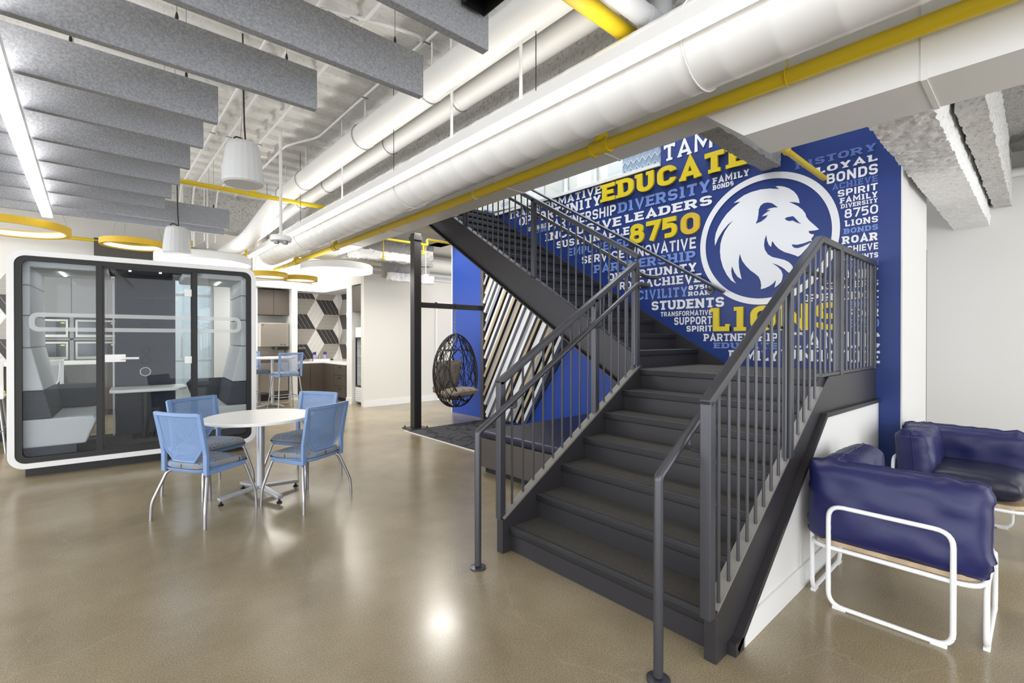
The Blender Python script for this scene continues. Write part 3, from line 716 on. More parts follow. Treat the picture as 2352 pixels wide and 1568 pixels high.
# landing fascia and knee wall below it
S('landing_fascia', MB().prism([(3.721,.90),(3.721,1.20),(XM,1.20),(XM,.90)],1,.967,1.02), 'steel', bevel=.003)
kw = thing('knee_wall', 'low white wall closing the side of the stair behind the near armchair', 'wall', (3.6,.95,0)); kw['kind'] = 'structure'
obj('wall_panel', MB().prism([(2.30,0),(2.30,.045),(3.555,.945),(XM-.005,.915),(XM-.005,0)],1,.945,.964), 'white_wall', kw)
obj('baseboard', MB().prism([(2.30,0),(2.30,.045),(2.42,.13),(XM-.005,.13),(XM-.005,0)],1,.933,.944), 'white_paint', kw)
kt = MB(); kt.bar((2.22,.948,.020),(3.55,.948,.955),.036,.030,(0,0,1)); kt.bar((3.545,.948,.960),(XM-.005,.948,.930),.036,.028,(0,0,1)); kt.box(2.19,.93,0,2.28,.966,.06)
obj('cap_trim', kt, 'steel', kw)
# upper flight
UX = 3.72; RU = .27; NY = 14
for j in range(NY):
    y = 2.53+RU*j; z = ZL+RISE*(j+1)
    S('riser', MB().box(UX+.03,y+.028,z-RISE,XM-.025,y+.036,z-.012), 'steel')
    tr = S('tread', MB().box(UX+.03,y+.045,z-.03,XM-.025,y+RU+.03,z), 'carpet_tread')
    S('nosing', MB().box(UX+.03,y,z-.05,XM-.06,y+.05,z+.001), 'nosing_black', tr, bevel=.006)
def us(y): return 1.759+.6245*(y-3.208)
def ul(y): return us(y)-.345
S('stringer', MB().prism([(2.45,.86),(2.45,us(2.45)),(6.3,us(6.3)),(6.3,ul(6.3)),(2.62,ul(2.62))],0,UX-.03,UX+.03), 'steel', bevel=.004)
S('stringer_flange', MB().bar((UX-.03,2.62,ul(2.62)-.006),(UX-.03,6.3,ul(6.3)-.006),.10,.012,(0,0,1)), 'frame_post')
S('stringer_cap', MB().bar((UX,2.48,us(2.48)+.007),(UX,6.3,us(6.3)+.007),.085,.012,(0,0,1)), 'steel')
S('wall_skirt', MB().prism([(2.27,ZL),(2.28,skz(2.28)+.01),(6.3,skz(6.3)+.01),(6.3,skz(6.3)-.5),(2.95,ZL)],0,XM-.026,XM-.006), 'steel')
S('stair_soffit', MB().prism([(2.7,ul(2.7)+.04),(6.3,ul(6.3)+.04),(6.3,ul(6.3)+.06),(2.7,ul(2.7)+.06)],0,UX+.03,XM), 'steel')
# rails
def rail(name, pts, w, h, parent): 
    mb = MB()
    for a, b in zip(pts[:-1], pts[1:]): mb.bar(a, b, w, h)
    return S(name, mb, 'steel_rail', parent, bevel=.006)
def post(mb, x, y, z0, z1, w=.05): return mb.box(x-w/2,y-w/2,z0,x+w/2,y+w/2,z1)
# left guard of the lower flight
def gz(x): return 1.165+(x-2.093)*.604
g = rail('guard_rail', [(2.07,2.47,gz(2.07)),(3.72,2.47,gz(3.72))], .05, .045, st)
for x, zt in ((2.093,gz(2.093)),(3.116,gz(3.116)),(3.705,gz(3.705)-.02)):
    S('newel_post', post(MB(), x,2.47,lz(x)-.0 if x < 3.6 else 1.0,zt), 'steel_rail', g, bevel=.004)
S('newel_plinth', post(MB(),3.705,2.47,.93,1.22,.075), 'steel_rail', g, bevel=.004)
for k in range(15):
    x = 2.093+.1035*k+.1035
    if x > 3.66 or abs(x-3.116) < .03: continue
    S('baluster', MB().tube([(x,2.47,lz(x)),(x,2.47,gz(x)-.01)],.0085,8), 'steel_rail', g, smooth=True)
# right guard of the lower flight and landing
def gr(x): return 1.160+(x-1.984)*.600
xr = 3.556; zr = gr(xr)
g = rail('guard_rail', [(1.995,.98,gr(1.995)),(xr,.98,zr),(XM-.02,.98,zr-.005)], .05, .045, st)
for x, z0, z1, w in ((2.02,.228,gr(2.02),.05),(2.993,lz(2.993),gr(2.993),.05),(3.99,1.2,zr,.05),(4.05,1.2,zr,.035),(XM-.045,1.2,zr,.05)):
    S('newel_post', post(MB(),x,.98,z0,z1,w), 'steel_rail', g, bevel=.004)
S('bottom_rail', MB().box(3.56,.962,1.205,XM-.03,.998,1.225), 'steel_rail', g)
x = 2.02+.1035
while x < XM-.1:
    if min(abs(x-2.993),abs(x-3.99),abs(x-4.05)) > .035:
        zt = gr(x) if x < xr else zr; zb = lz(x) if x < 3.55 else 1.215
        S('baluster', MB().tube([(x,.98,zb),(x,.98,zt-.01)],.0085,8), 'steel_rail', g, smooth=True)
    x += .1035
# upper guard
def gu(y): return 2.218+(y-2.478)*.6
g = rail('guard_rail', [(UX,2.45,gu(2.45)-.005),(UX,6.3,gu(6.3))], .05, .045, st)
for y in (3.816,5.1): S('newel_post', post(MB(),UX,y,us(y),gu(y)), 'steel_rail', g, bevel=.004)
y = 2.47+.1035
while y < 6.2:
    if min(abs(y-3.816),abs(y-5.1)) > .035:
        S('baluster', MB().tube([(UX,y,us(y)),(UX,y,gu(y)-.01)],.0085,8), 'steel_rail', g, smooth=True)
    y += .1035
# round handrails
def bracket(mb, p, q): mb.tube(fillet([p,(p[0],p[1],p[2]-.06),q],.04,5),.008,8); return mb
h = S('handrail', MB().tube(fillet([(1.832,2.385,.02),(1.832,2.385,.86),(3.60,2.385,.86+1.768*.610),(3.78,2.385,.86+1.768*.610),(3.80,2.46,.86+1.768*.610)],.012,3),.021,14), 'steel_rail', smooth=True)
S('base_plate', MB().lathe([(.05,0),(.05,.010),(.024,.014)],(1.832,2.385,0),24), 'steel_rail', h, smooth=True)
for x in (2.16,3.08): 
    z = .86+(x-1.832)*.610; S('bracket', bracket(MB(),(x,2.385,z-.015),(x-.03,2.45,z-.075)), 'steel_rail', h, smooth=True)
h = S('handrail', MB().tube(fillet([(1.80,1.088,.02),(1.80,1.088,.865),(3.52,1.088,.865+1.72*.612),(3.74,1.088,.865+1.72*.612),(XM-.25,1.088,.865+1.72*.612)],.014,3),.021,14), 'steel_rail', smooth=True)
S('base_plate', MB().lathe([(.05,0),(.05,.010),(.024,.014)],(1.80,1.088,0),24), 'steel_rail', h, smooth=True)
for x in (2.06,2.99,4.0):
    z = .865+(min(x,3.52)-1.80)*.612; S('bracket', bracket(MB(),(x,1.088,z-.015),(x-.03,1.0,z-.075)), 'steel_rail', h, smooth=True)
def hu(y): return 2.006+(y-2.395)*.605
h = S('handrail', MB().tube(fillet([(3.80,2.30,hu(2.395)-.0),(3.80,2.42,hu(2.42)),(3.80,6.3,hu(6.3))],.05,4),.021,14), 'steel_rail', smooth=True)
for y in (3.84,5.1): S('bracket', bracket(MB(),(3.80,y,hu(y)-.015),(3.74,y,hu(y)-.07)), 'steel_rail', h, smooth=True)
def hw(y): return 1.961+(y-2.258)*.605
h = S('handrail', MB().tube([(XM-.075,2.24,hw(2.24)),(XM-.075,6.3,hw(6.3))],.019,14), 'steel_rail', smooth=True)
for y in (2.42,3.42,4.55):
    b = bracket(MB(),(XM-.075,y,hw(y)-.012),(XM-.005,y,hw(y)-.075)); b.tube([(XM-.012,y,hw(y)-.075),(XM-.002,y,hw(y)-.075)],.038,18)
    S('bracket', b, 'steel_rail', h, smooth=True)

# ================================================================== FRAME, RUG, BENCH, SLATS under the stair
fr = thing('post_frame', 'black square steel post with a cross beam that carries the hanging chair', 'post', (3.965,6.82,0))
obj('post', MB().box(3.90,6.755,0,4.03,6.885,3.17), 'frame_post', fr, bevel=.004)
bp = MB().box(3.80,6.66,.0,4.13,6.98,.014)
p_ = obj('base_plate', bp, 'frame_post', fr)
for a in (-.13,.13):
    for b in (-.13,.13): obj('bolt', MB().lathe([(.014,0),(.014,.02),(.006,.02),(.006,.04)],(3.965+a,6.82+b,.014),8), 'frame_post', fr)
obj('cap_collar', MB().box(3.885,6.74,3.06,4.045,6.90,3.12), 'frame_post', fr)
obj('cross_beam', MB().box(4.03,6.785,1.975,5.345,6.855,2.06), 'frame_post', fr, bevel=.003)
obj('wall_post', MB().box(5.335,6.78,0,5.415,6.86,3.3), 'bench_brown', fr)
tag(obj('rug', MB().prism([(3.72,4.15),(5.40,4.15),(5.40,6.70),(4.14,6.70),(4.14,6.65),(3.72,6.65)],2,0,.012), 'rug'), 'dark charcoal patterned carpet under the hanging chair', 'rug')
tag(obj('floor_trim', MB().box(3.70,4.15,0,3.72,6.75,.010), 'white_paint'), 'pale metal edge strip along the dark carpet', 'trim')
bn = thing('bench', 'low built in bench with navy vinyl cushion under the stair', 'bench', (4.2,3.4,0))
obj('plinth', MB().box(3.24,2.52,0,5.38,4.08,.06), 'black_frame', bn)
obj('base', MB().box(3.20,2.52,.06,5.40,4.12,.375), 'bench_brown', bn, bevel=.004)
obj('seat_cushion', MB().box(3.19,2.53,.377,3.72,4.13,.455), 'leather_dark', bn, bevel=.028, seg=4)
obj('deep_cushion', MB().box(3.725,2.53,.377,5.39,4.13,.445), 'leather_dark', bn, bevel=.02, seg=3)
sp = thing('slat_panel', 'wall panel of leaning felt slats in white, tan, grey and navy', 'panel', (5.38,5.8,0))
obj('backing', MB().prism([(6.76,.06),(6.76,3.2),(5.6,2.4),(4.75,1.4),(5.70,.06)],0,5.400,5.418), 'slat_navy', sp)
dv = V((-.684,1.14)).normalized(); nv = V((dv.y,-dv.x))     # (y,z) along the slat and across
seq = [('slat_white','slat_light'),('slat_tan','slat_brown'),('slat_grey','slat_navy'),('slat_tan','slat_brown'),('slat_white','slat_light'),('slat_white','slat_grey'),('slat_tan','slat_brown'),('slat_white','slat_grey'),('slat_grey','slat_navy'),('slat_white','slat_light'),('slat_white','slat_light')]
seq0 = ['slat_tan','slat_light','slat_white','slat_brown','slat_tan','slat_white','slat_grey','slat_navy','slat_light','slat_white','slat_grey','slat_brown','slat_tan','slat_navy','slat_grey']
def ztop(y): return min(3.15, .95+.62*(y-2.60))
for i in range(34):
    o = V((5.73,.07)) + nv*(i*.085)
    tb = max((.07-o.y)/dv.y, (6.69-o.x)/dv.x); tt = tb
    while tt < tb+4 and (o+dv*tt).y < ztop((o+dv*tt).x): tt += .02
    a = o+dv*tb; b = o+dv*tt
    if tt-tb > .06:
        dep = (.075,.11,.13,.095,.12)[i % 5]
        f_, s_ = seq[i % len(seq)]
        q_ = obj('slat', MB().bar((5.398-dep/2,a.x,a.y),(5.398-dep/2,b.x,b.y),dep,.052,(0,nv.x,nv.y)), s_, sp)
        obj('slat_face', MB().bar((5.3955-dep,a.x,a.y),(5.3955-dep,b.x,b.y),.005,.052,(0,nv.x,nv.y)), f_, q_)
# hanging egg chair
ec = thing('egg_chair', 'black woven hanging egg chair with beige cushion on a chain', 'chair', (4.74,6.82,.28), R(-20))
def egg(th, ph):
    """th 0 bottom .. PI top, ph angle"""
    z = .635-.635*math.cos(th); r = .425*math.sin(th)**(.85 if th < 1.57 else 1.12)*(1-.14*(z/1.27-.35)) if 0 < th < PI else 0
    return V((r*math.cos(ph)*.92, r*math.sin(ph)*1.0, z))
FA = R(-62)           # opening faces this way (local)
opn = 1.02
def on_shell(th, ph):
    d = (ph-FA+PI) % (2*PI)-PI
    return not (abs(d) < opn*math.sin(max(.0,min(PI,(th-.62)/2.40*PI)))**.55 if .62 < th < 3.02 else False)
weave = MB(); rnd = random.Random(3)
for n in range(175):
    th = rnd.uniform(.15,2.7); ph = rnd.uniform(0,2*PI); dth = rnd.choice((-1,1))*rnd.uniform(.7,1.5); dph = rnd.choice((-1,1))*rnd.uniform(.25,1.3)
    seg = []
    for s in range(15):
        t = s/14; a = th+dth*t; b = ph+dph*t
        if a < .02 or a > 3.1 or not on_shell(a,b):
            if len(seg) > 2: weave.tube(seg,.006,5)
            seg = []; continue
        seg.append(egg(a,b))
    if len(seg) > 2: weave.tube(seg,.006,5)
obj('weave', weave, 'wicker', ec, smooth=True, world=False)
rim = []
for s in range(41):
    t = s/40; th = .62+2.40*t; rim.append(egg(th, FA+opn*math.sin(t*PI)**.55))
rim2 = []
for s in range(41):
    t = s/40; th = .62+2.40*t; rim2.append(egg(th, FA-opn*math.sin(t*PI)**.55))
obj('rim', MB().tube(rim+rim2[::-1][1:-1],.014,8,closed=True), 'wicker', ec, smooth=True, world=False)
fr2 = MB()
for th in (.75,2.15):
    pts = [egg(th,2*PI*i/48) for i in range(48) if on_shell(th,2*PI*i/48)]
    ang = sorted([((2*PI*i/48-FA) % (2*PI), 2*PI*i/48) for i in range(48) if on_shell(th,2*PI*i/48)])
    fr2.tube([egg(th,a[1]) for a in ang],.011,7)
for ph in (FA+PI, FA+PI*.62, FA-PI*.62): fr2.tube([egg(.05+3.05*i/24,ph) for i in range(25)],.010,7)
for sg in (1,-1):
    c0 = egg(1.45,FA+sg*1.35)
    ring_ = []
    for i in range(20):
        a = 2*PI*i/20; ring_.append(egg(1.45+.30*math.sin(a), FA+sg*(1.28+.27*math.cos(a))))
    fr2.tube(ring_,.007,6,closed=True)
obj('frame_hoops', fr2, 'wicker', ec, smooth=True, world=False)
fd = V((math.cos(FA),math.sin(FA),0))
mb, ed = pillow(.58,.52,.18,20,16,seed=4,puck=.03,e=3); mb.tube(ed,.006,6,closed=True)
mb.xf(Matrix.Translation(V((0,0,.25))+fd*.06) @ Matrix.Rotation(FA+PI/2,4,'Z') @ Matrix.Rotation(R(82),4,'X')); obj('seat_cushion', mb, 'beige_cushion', ec, smooth=True, world=False)
mb, ed = pillow(.56,.58,.16,20,16,seed=6,puck=.03,e=3); mb.tube(ed,.006,6,closed=True)
mb.xf(Matrix.Translation(V((0,0,.52))-fd*.20) @ Matrix.Rotation(FA+PI/2,4,'Z') @ Matrix.Rotation(R(16),4,'X')); obj('back_cushion', mb, 'beige_cushion', ec, smooth=True, world=False)
ch = MB()
for i in range(14):
    z = 1.265+i*.033; pts = []
    for j in range(14):
        a = 2*PI*j/14; p = V((.012*math.cos(a),0,.024*math.sin(a)))
        if i % 2: p = V((0,p.x,p.z))
        pts.append(p+V((0,0,z+.018)))
    ch.tube(pts,.0042,6,closed=True)
obj('chain', ch, 'cable_steel', ec, smooth=True, world=False)
obj('hook', MB().tube(fillet([(0,0,1.70),(0,-.05,1.73),(0,-.05,1.80),(0,.05,1.80),(0,.05,1.77)],.02),.006,7), 'black_frame', ec, smooth=True, world=False)
# ================================================================== MURAL LETTERING
def rr(x0,y0,x1,y1,r,n=5,corners='abcd'):
    """closed rounded rectangle, corners a=ll b=lr c=ur d=ul"""
    P = []
    for key,(cx,cy,a0) in {'a':(x0+r,y0+r,PI),'b':(x1-r,y0+r,1.5*PI),'c':(x1-r,y1-r,0),'d':(x0+r,y1-r,.5*PI)}.items():
        sx, sy = {'a':(x0,y0),'b':(x1,y0),'c':(x1,y1),'d':(x0,y1)}[key]
        if key in corners: P += [(cx+r*math.cos(a0+.5*PI*i/n), cy+r*math.sin(a0+.5*PI*i/n)) for i in range(n+1)]
        else: P.append((sx,sy))
    return P
def glyph(c, t=.19, slab=True):
    """width and strokes (points, closed) of a letter one unit high"""
    h = t/2; T = 1-h; r = .24
    def stem(x): 
        s = [([(x,0),(x,1)],False)]
        return s
    def serif(x, top=True, bot=False, L=True, Rr=False):
        o = []
        if not slab: return o
        k = t*.40; e = .09
        if top: o.append(([(x-(h+e if L else 0),1-k),(x+(h+e if Rr else 0),1-k)],False,t*.8))
        if bot: o.append(([(x-(h+e if L else 0),k),(x+(h+e if Rr else 0),k)],False,t*.8))
        return o
    w = .74; Rx = w-h
    if c in 'O0': return w, [(rr(h,h,Rx,T,.25,6),True)]
    if c == 'Q': return w, [(rr(h,h,Rx,T,.25,6),True),([(w*.55,.26),(w,.0)],False)]
    if c == 'D': return w, [(rr(h+.02,h,Rx,T,.26,6,corners='bc'),True)]+serif(h+.02)+serif(h+.02,False,True)
    if c == 'B': return w, [(rr(h+.02,h,Rx,.52,.17,corners='bc'),True),(rr(h+.02,.52,Rx-.04,T,.16,corners='bc'),True)]+serif(h+.02)+serif(h+.02,False,True)
    if c == 'P': return .70, [(rr(h+.02,.42,.70-h,T,.2,corners='bc'),True)]+stem(h+.02)+serif(h+.02)+serif(h+.02,False,True,True,True)
    if c == 'R': return .76, [(rr(h+.02,.45,.72-h,T,.2,corners='bc'),True)]+stem(h+.02)+[([(.40,.45),(.76-h*.8,0)],False)]+serif(h+.02)+serif(h+.02,False,True,True,True)
    if c == 'E': return .64, stem(h+.02)+[([(h,T),(.64,T)],False),([(h,.51),(.56,.51)],False),([(h,h),(.64,h)],False)]+serif(h+.02)+serif(h+.02,False,True)
    if c == 'F': return .62, stem(h+.02)+[([(h,T),(.62,T)],False),([(h,.49),(.54,.49)],False)]+serif(h+.02)+serif(h+.02,False,True,True,True)
    if c == 'L': return .60, stem(h+.04)+[([(h,h),(.60,h)],False)]+serif(h+.04,True,False,True,False)+([([(.60-h*.7,.0),(.60-h*.7,.30)],False,t*.7)] if slab else [])
    if c == 'I': return (.40 if slab else .22), stem(.20 if slab else .11)+serif(.20,True,False,True,False)+serif(.20,False,True,True,True)
    if c == 'T': return .66, stem(.33)+[([(0,T),(.66,T)],False)]+serif(.33,False,True,True,True)+([([(h*.7,1),(h*.7,.76)],False,t*.6),([(.66-h*.7,1),(.66-h*.7,.76)],False,t*.6)] if slab else [])
    if c == 'H': return .78, stem(h+.03)+stem(.75-h)+[([(h,.5),(.78-h,.5)],False)]+serif(h+.03)+serif(h+.03,False,True,True,True)+serif(.75-h,True,False,True,False)+serif(.75-h,False,True,True,True)
    if c == 'N': return .80, stem(h+.03)+stem(.77-h)+[([(h,1-.02),(.80-h,.02)],False)]+serif(h+.03)+serif(h+.03,False,True,True,True)
    if c == 'M': return .98, [([(h+.02,0),(h+.02,1),(.49,.30),(.96-h,1),(.96-h,0)],False)]
    if c == 'U': 
        p = [(h+.02,1),(h+.02,.34)]+[(h+.02+.24-.24*math.cos(a),.34-.245*math.sin(a)) for a in [.5*PI*i/5 for i in range(1,6)]]
        x1 = .74-h; p += [(x1-.24+.24*math.sin(a),.34-.245*math.cos(a)) for a in [.5*PI*i/5 for i in range(0,5)]]+[(x1,.34),(x1,1)]
        return .76, [(p,False)]+serif(h+.02)+serif(x1)
    if c == 'V': return .78, [([(h,1),(.39,.04),(.78-h,1)],False)]+serif(h,True,False,False,False)
    if c == 'W': return 1.05, [([(h,1),(.30,.04),(.525,.9),(.75,.04),(1.05-h,1)],False)]
    if c == 'Y': return .74, [([(h,1),(.37,.46),(.74-h,1)],False),([(.37,.5),(.37,0)],False)]+serif(.37,False,True,True,True)
    if c == 'A': return .80, [([(h,0),(.40,.96),(.80-h,0)],False),([(.17,.28),(.63,.28)],False)]+([([(0,t*.3),(.26,t*.3)],False,t*.6),([(.54,t*.3),(.80,t*.3)],False,t*.6)] if slab else [])
    if c in 'CG':
        q = rr(h,h,Rx,T,.22); k = len(q)//4
        ll, lr, ur, ul_ = q[0:k], q[k:2*k], q[2*k:3*k], q[3*k:]
        p = ur+ul_+ll+lr
        s = [(p,False)]
        if c == 'G': s.append(([(Rx,.28),(Rx,.48),(.42,.48)],False))
        return w, s
    if c == 'S':
        x0 = h; x1 = .70-h; a = .17
        top = [(x1,.72),(x1,T-a)]+[(x1-a+a*math.cos(g),T-a+a*math.sin(g)) for g in [.5*PI*i/4 for i in range(1,5)]]
        top += [(x0+a-a*math.sin(g),T-a+a*math.cos(g)) for g in [.5*PI*i/4 for i in range(0,5)]]
        mid = [(x0+a-a*math.cos(g),.5+a+.04-(a+.04)*math.sin(g)) for g in [.5*PI*i/4 for i in range(0,5)]]
        mid += [(x1-a+a*math.sin(g),.5-a+.0+(a)*math.cos(g)) for g in [.5*PI*i/4 for i in range(0,5)]]
        bot = [(x1-a+a*math.cos(g),h+a-a*math.sin(g)) for g in [.5*PI*i/4 for i in range(0,5)]]
        bot += [(x0+a-a*math.sin(g),h+a-a*math.cos(g)) for g in [.5*PI*i/4 for i in range(0,5)]]+[(x0,.28)]
        return .70, [(top+mid+bot,False)]
    if c == '5':
        a = .2; x1 = .68-h
        p = [(.64,T),(h+.02,T),(h,.56),(x1-a,.60)]+[(x1-a+a*math.sin(g),.60-a+a*math.cos(g)) for g in [.5*PI*i/4 for i in range(1,5)]]
        p += [(x1-a+a*math.cos(g),h+a-a*math.sin(g)) for g in [.5*PI*i/4 for i in range(0,5)]]+[(h,h)]
        return .70, [(p,False)]
    if c == '7': return .68, [([(0,T),(.66-h*.5,T),(.26,0)],False)]
    if c == '8': return .74, [(rr(h,h,.74-h,.53,.19),True),(rr(h+.04,.53,.70-h,T,.165),True)]
    if c == ' ': return .3, []
    return .5, []
def stroke(mb, pts, t, closed, off, fx, depth):
    """flat mitred stroke in glyph space mapped by fx(x,y,d)"""
    P = [V((a,b)) for a,b in pts]; Q = [P[0]]
    for p in P[1:]:
        if (p-Q[-1]).length > 1e-4: Q.append(p)
    if closed and (Q[0]-Q[-1]).length < 1e-4: Q.pop()
    k = len(Q); Lf = []; Rt = []
    if k < 2: return
    for i in range(k):
        d0 = (Q[i]-Q[i-1]).normalized() if (closed or i > 0) else None
        d1 = (Q[(i+1) % k]-Q[i]).normalized() if (closed or i < k-1) else None
        if d0 is None: d0 = d1
        if d1 is None: d1 = d0
        n0 = V((-d0.y,d0.x)); n1 = V((-d1.y,d1.x)); m_ = n0+n1
        if m_.length < 1e-3: m_ = n0.copy()
        m_.normalize(); s = min(1/max(m_.dot(n0),.2), 2.4)
        Lf.append(Q[i]+m_*t/2*s); Rt.append(Q[i]-m_*t/2*s)
    ds = (off,) if not depth else (off, off-depth)
    vs = []
    for d in ds:
        vs += [fx(p.x,p.y,d) for p in Lf]+[fx(p.x,p.y,d) for p in Rt]
    fs = []; n = k if closed else k-1
    for i in range(n):
        j = (i+1) % k; fs.append((i,j,k+j,k+i))
        if depth:
            b = 2*k; fs += [(i,j,b+j,b+i),(k+i,k+j,b+k+j,b+k+i)]
    if depth and not closed:
        b = 2*k; fs += [(0,k,b+k,b),(k-1,2*k-1,b+2*k-1,b+k-1)]
    mb.add(vs, fs)
mu = thing('wall_mural', 'white, pale blue and yellow word mural with a lion head emblem on the blue wall', 'mural', (XM,2.5,1.2))
def word(text, yl, yr, z0, z1, m_, slab=True, t=.19, depth=0, base=.004, name='lettering'):
    ws = [glyph(c,t,slab) for c in text]; gap = .13; W = sum(w for w,_ in ws)+gap*(len(text)-1)
    sx = (yl-yr)/W; hh = z1-z0; mb = MB(); x = 0; n = 0; f0 = base+depth
    for (w, strokes) in ws:
        for s in strokes:
            tt = s[2] if len(s) > 2 else t; o = f0+n*.00012; n += 1
            stroke(mb, s[0], tt, s[1], o, lambda a,b,d,x=x: V((XM-d, yl-(x+a)*sx, z0+b*hh)), depth)
        x += w+gap
    return obj(name, mb, m_, mu)
WHT, LT, DM, YE = 'letter_white','letter_light','letter_dim','letter_yellow'
# text, left px, right px, reference px, baseline px, top px, colour, slab?
words = [
 ('TAMUC',1525,1722,1532,370,333,WHT,1,.16),('TRANSFORMATIVE',1169.5,1382,1380,444,425.5,WHT,1,.19),
 ('OPPORTUNITY',1193,1381,1370,473,450,WHT,1,.19),('PARTNERSHIP',1259.7,1415.4,1408,494,470.5,WHT,0,.17),('SUSTAINABLE',1211,1255,1252,522.4,512.5,WHT,0,.18),
 ('LIONS',1222,1255,1254,530.5,521.6,LT,0,.18),('DIVERSITY',1420.8,1632,1423,489.5,466,LT,1,.19),('FAMILY',1637.7,1721.5,1639,423.3,409,WHT,1,.21),
 ('BONDS',1637.7,1685.7,1639,436.7,426,WHT,1,.21),('INCLUSIVE',1252.5,1428,1426.6,517,496.5,WHT,1,.19),('LEADERS',1436,1636,1437,512.5,493.5,WHT,1,.2),
 ('SUSTAINABLE',1278.8,1446.7,1445,538.5,520.3,WHT,1,.19),('EMPOWERED',1305.6,1446.7,1444,564.5,545.2,LT,0,.17),('SERVICE',1337,1434.7,1432,592,573,WHT,0,.18),
 ('INNOVATIVE',1439.5,1599,1597,570,544,WHT,0,.17),('PARTNERSHIP',1365,1598,1595,597.5,575.2,LT,1,.19),('OPPORTUNITY',1397,1601,1601,622.6,602.8,WHT,1,.19),
 ('ROAR',1424,1480.8,1428,665,647.5,WHT,0,.18),('ACHIEVE',1483,1611.5,1609,647.5,627.3,WHT,1,.19),('CIVILITY',1465,1580,1579,680.5,657.5,LT,1,.19),
 ('8750',1581.5,1632.4,1585,665.8,655.6,WHT,0,.22),('ROAR',1581.5,1631,1583,679.7,669.8,WHT,1,.2),('STUDENTS',1497,1664,1663,704,681.2,WHT,1,.2),
 ('TRANSFORMATIVE',1518,1635.7,1633,722.5,711,WHT,0,.18),('SUPPORT',1549,1636,1633,744,725.7,WHT,0,.18),('SPIRIT',1577,1636.4,1635,760.7,747,WHT,0,.2),
 ('PARTNERSHIP',1617,1787.5,1619,782.9,766.3,WHT,1,.19),('EDUCATE',1640,1787.5,1642,799.3,786.4,LT,1,.2),('FAMILY',1675,1787.5,1717,827,804.5,WHT,1,.19),
 ('TAMUC',1820,2021.4,2020,800.5,761,WHT,1,.15),('UNIQUE',1797,2021.4,2020,834,805.5,WHT,1,.18),
 ('HISTORY',1828,2014,2008,346,329,DM,1,.2),('LOYAL',1876,2016,2014,368.5,353,WHT,1,.2),('BONDS',1898.6,2016.4,1899,423.2,400.7,WHT,0,.18),
 ('ACHIEVE',1911.8,2016.4,1913.6,437,423,DM,1,.19),('SPIRIT',1924.3,2016.4,1926,452.5,437.5,WHT,0,.18),('FAMILY',1930,2016.4,1932,467.3,455.2,WHT,1,.2),
 ('DIVERSITY',1932,2016.4,1934,478.8,469.4,WHT,1,.19),('8750',1940,2017,1946,500.7,480.4,WHT,0,.16),('LIONS',1941,2017,1943,520.4,506.4,WHT,1,.19),
 ('BONDS',1938.6,2017,1940,537.5,525.5,LT,1,.2),('ROAR',1935,2016.5,1937,560.7,543.2,WHT,1,.21),('ACHIEVE',1932,2017.5,2015,572,556.6,WHT,0,.18),
 ('STUDENTS',1932,2017.5,2015,591,579,WHT,0,.2),('EDUCATION',1932,2018,2015,609,597,DM,0,.19),('FAMILY',1925,2018,2015,636,615,WHT,0,.18),
 ('LEADERS',1886,2018,2015,656.5,641,WHT,1,.19),('PRIDE',1854,2018.5,2016,684,666,WHT,1,.19),('BONDS',1950,2018.5,2016,703.6,688.6,LT,0,.19),
 ('ROAR',1950,2019,2016,725.7,707,WHT,0,.18),('8750',1950,2019.5,2016,750.7,731.4,LT,0,.17),
 ('INNOVATIVE',1128,1150,1149,478,470,WHT,0,.19),('EDUCATE',1152,1168,1167,471,463,LT,0,.19)]
for (tx,ul_,ur_,uf,vb,vt,m_,sl,t_) in words:
    yl = onX(ul_,vb,XM).y; yr = onX(ur_,vb,XM).y
    if yl > 6.2: yl = min(yl,6.2)
    word(tx, yl, yr, onX(uf,vb,XM).z, onX(uf,vt,XM).z, m_, bool(sl), t_*1.10)
# raised yellow words
for (tx,ul_,ur_,uf,vb,vt,m_,t_) in (('EDUCATE',1385,1721.5,1389,465,425.5,YE,.2),('875',1449.4,1558,1461,560,516,YE,.2),('0',1566,1609.3,1587,538.5,489.5,'letter_gold',.2),('LIONS',1637.5,1939,1642,760.7,707.5,YE,.175)):
    word(tx, onX(ul_,vb,XM).y, onX(ur_,vb,XM).y, onX(uf,vb,XM).z, onX(uf,vt,XM).z, m_, True, t_*1.15, depth=.03, base=.001, name='raised_lettering')
# emblem
CY, CZ, CR = 1.883, 2.456, .655
rg = MB(); n = 96
rg.add([V((XM-.005,CY+rr_*math.cos(2*PI*i/n),CZ+rr_*math.sin(2*PI*i/n))) for rr_ in (CR,CR-.062) for i in range(n)], [(i,(i+1)%n,n+(i+1)%n,n+i) for i in range(n)])
obj('emblem_ring', rg, 'letter_white', mu)
def flat_poly(name, px, d, m_, smooth_n=0):
    pts = [onX(1600+a/4.753, 380+b/4.753, XM) for a,b in px]
    from mathutils.geometry import tessellate_polygon
    bm = bmesh.new(); vs = [bm.verts.new((XM-d,p.y,p.z)) for p in pts]
    for tr in tessellate_polygon([[V((p.y,p.z,0)) for p in pts]]): bm.faces.new([vs[i] for i in tr])
    bmesh.ops.recalc_face_normals(bm, faces=bm.faces)
    me = bpy.data.meshes.new(name); bm.to_mesh(me); bm.free(); me.materials.append(M[m_])
    o = bpy.data.objects.new(name, me); C.objects.link(o); o.parent = mu; o.matrix_parent_inverse = abs_mat(mu).inverted(); return o
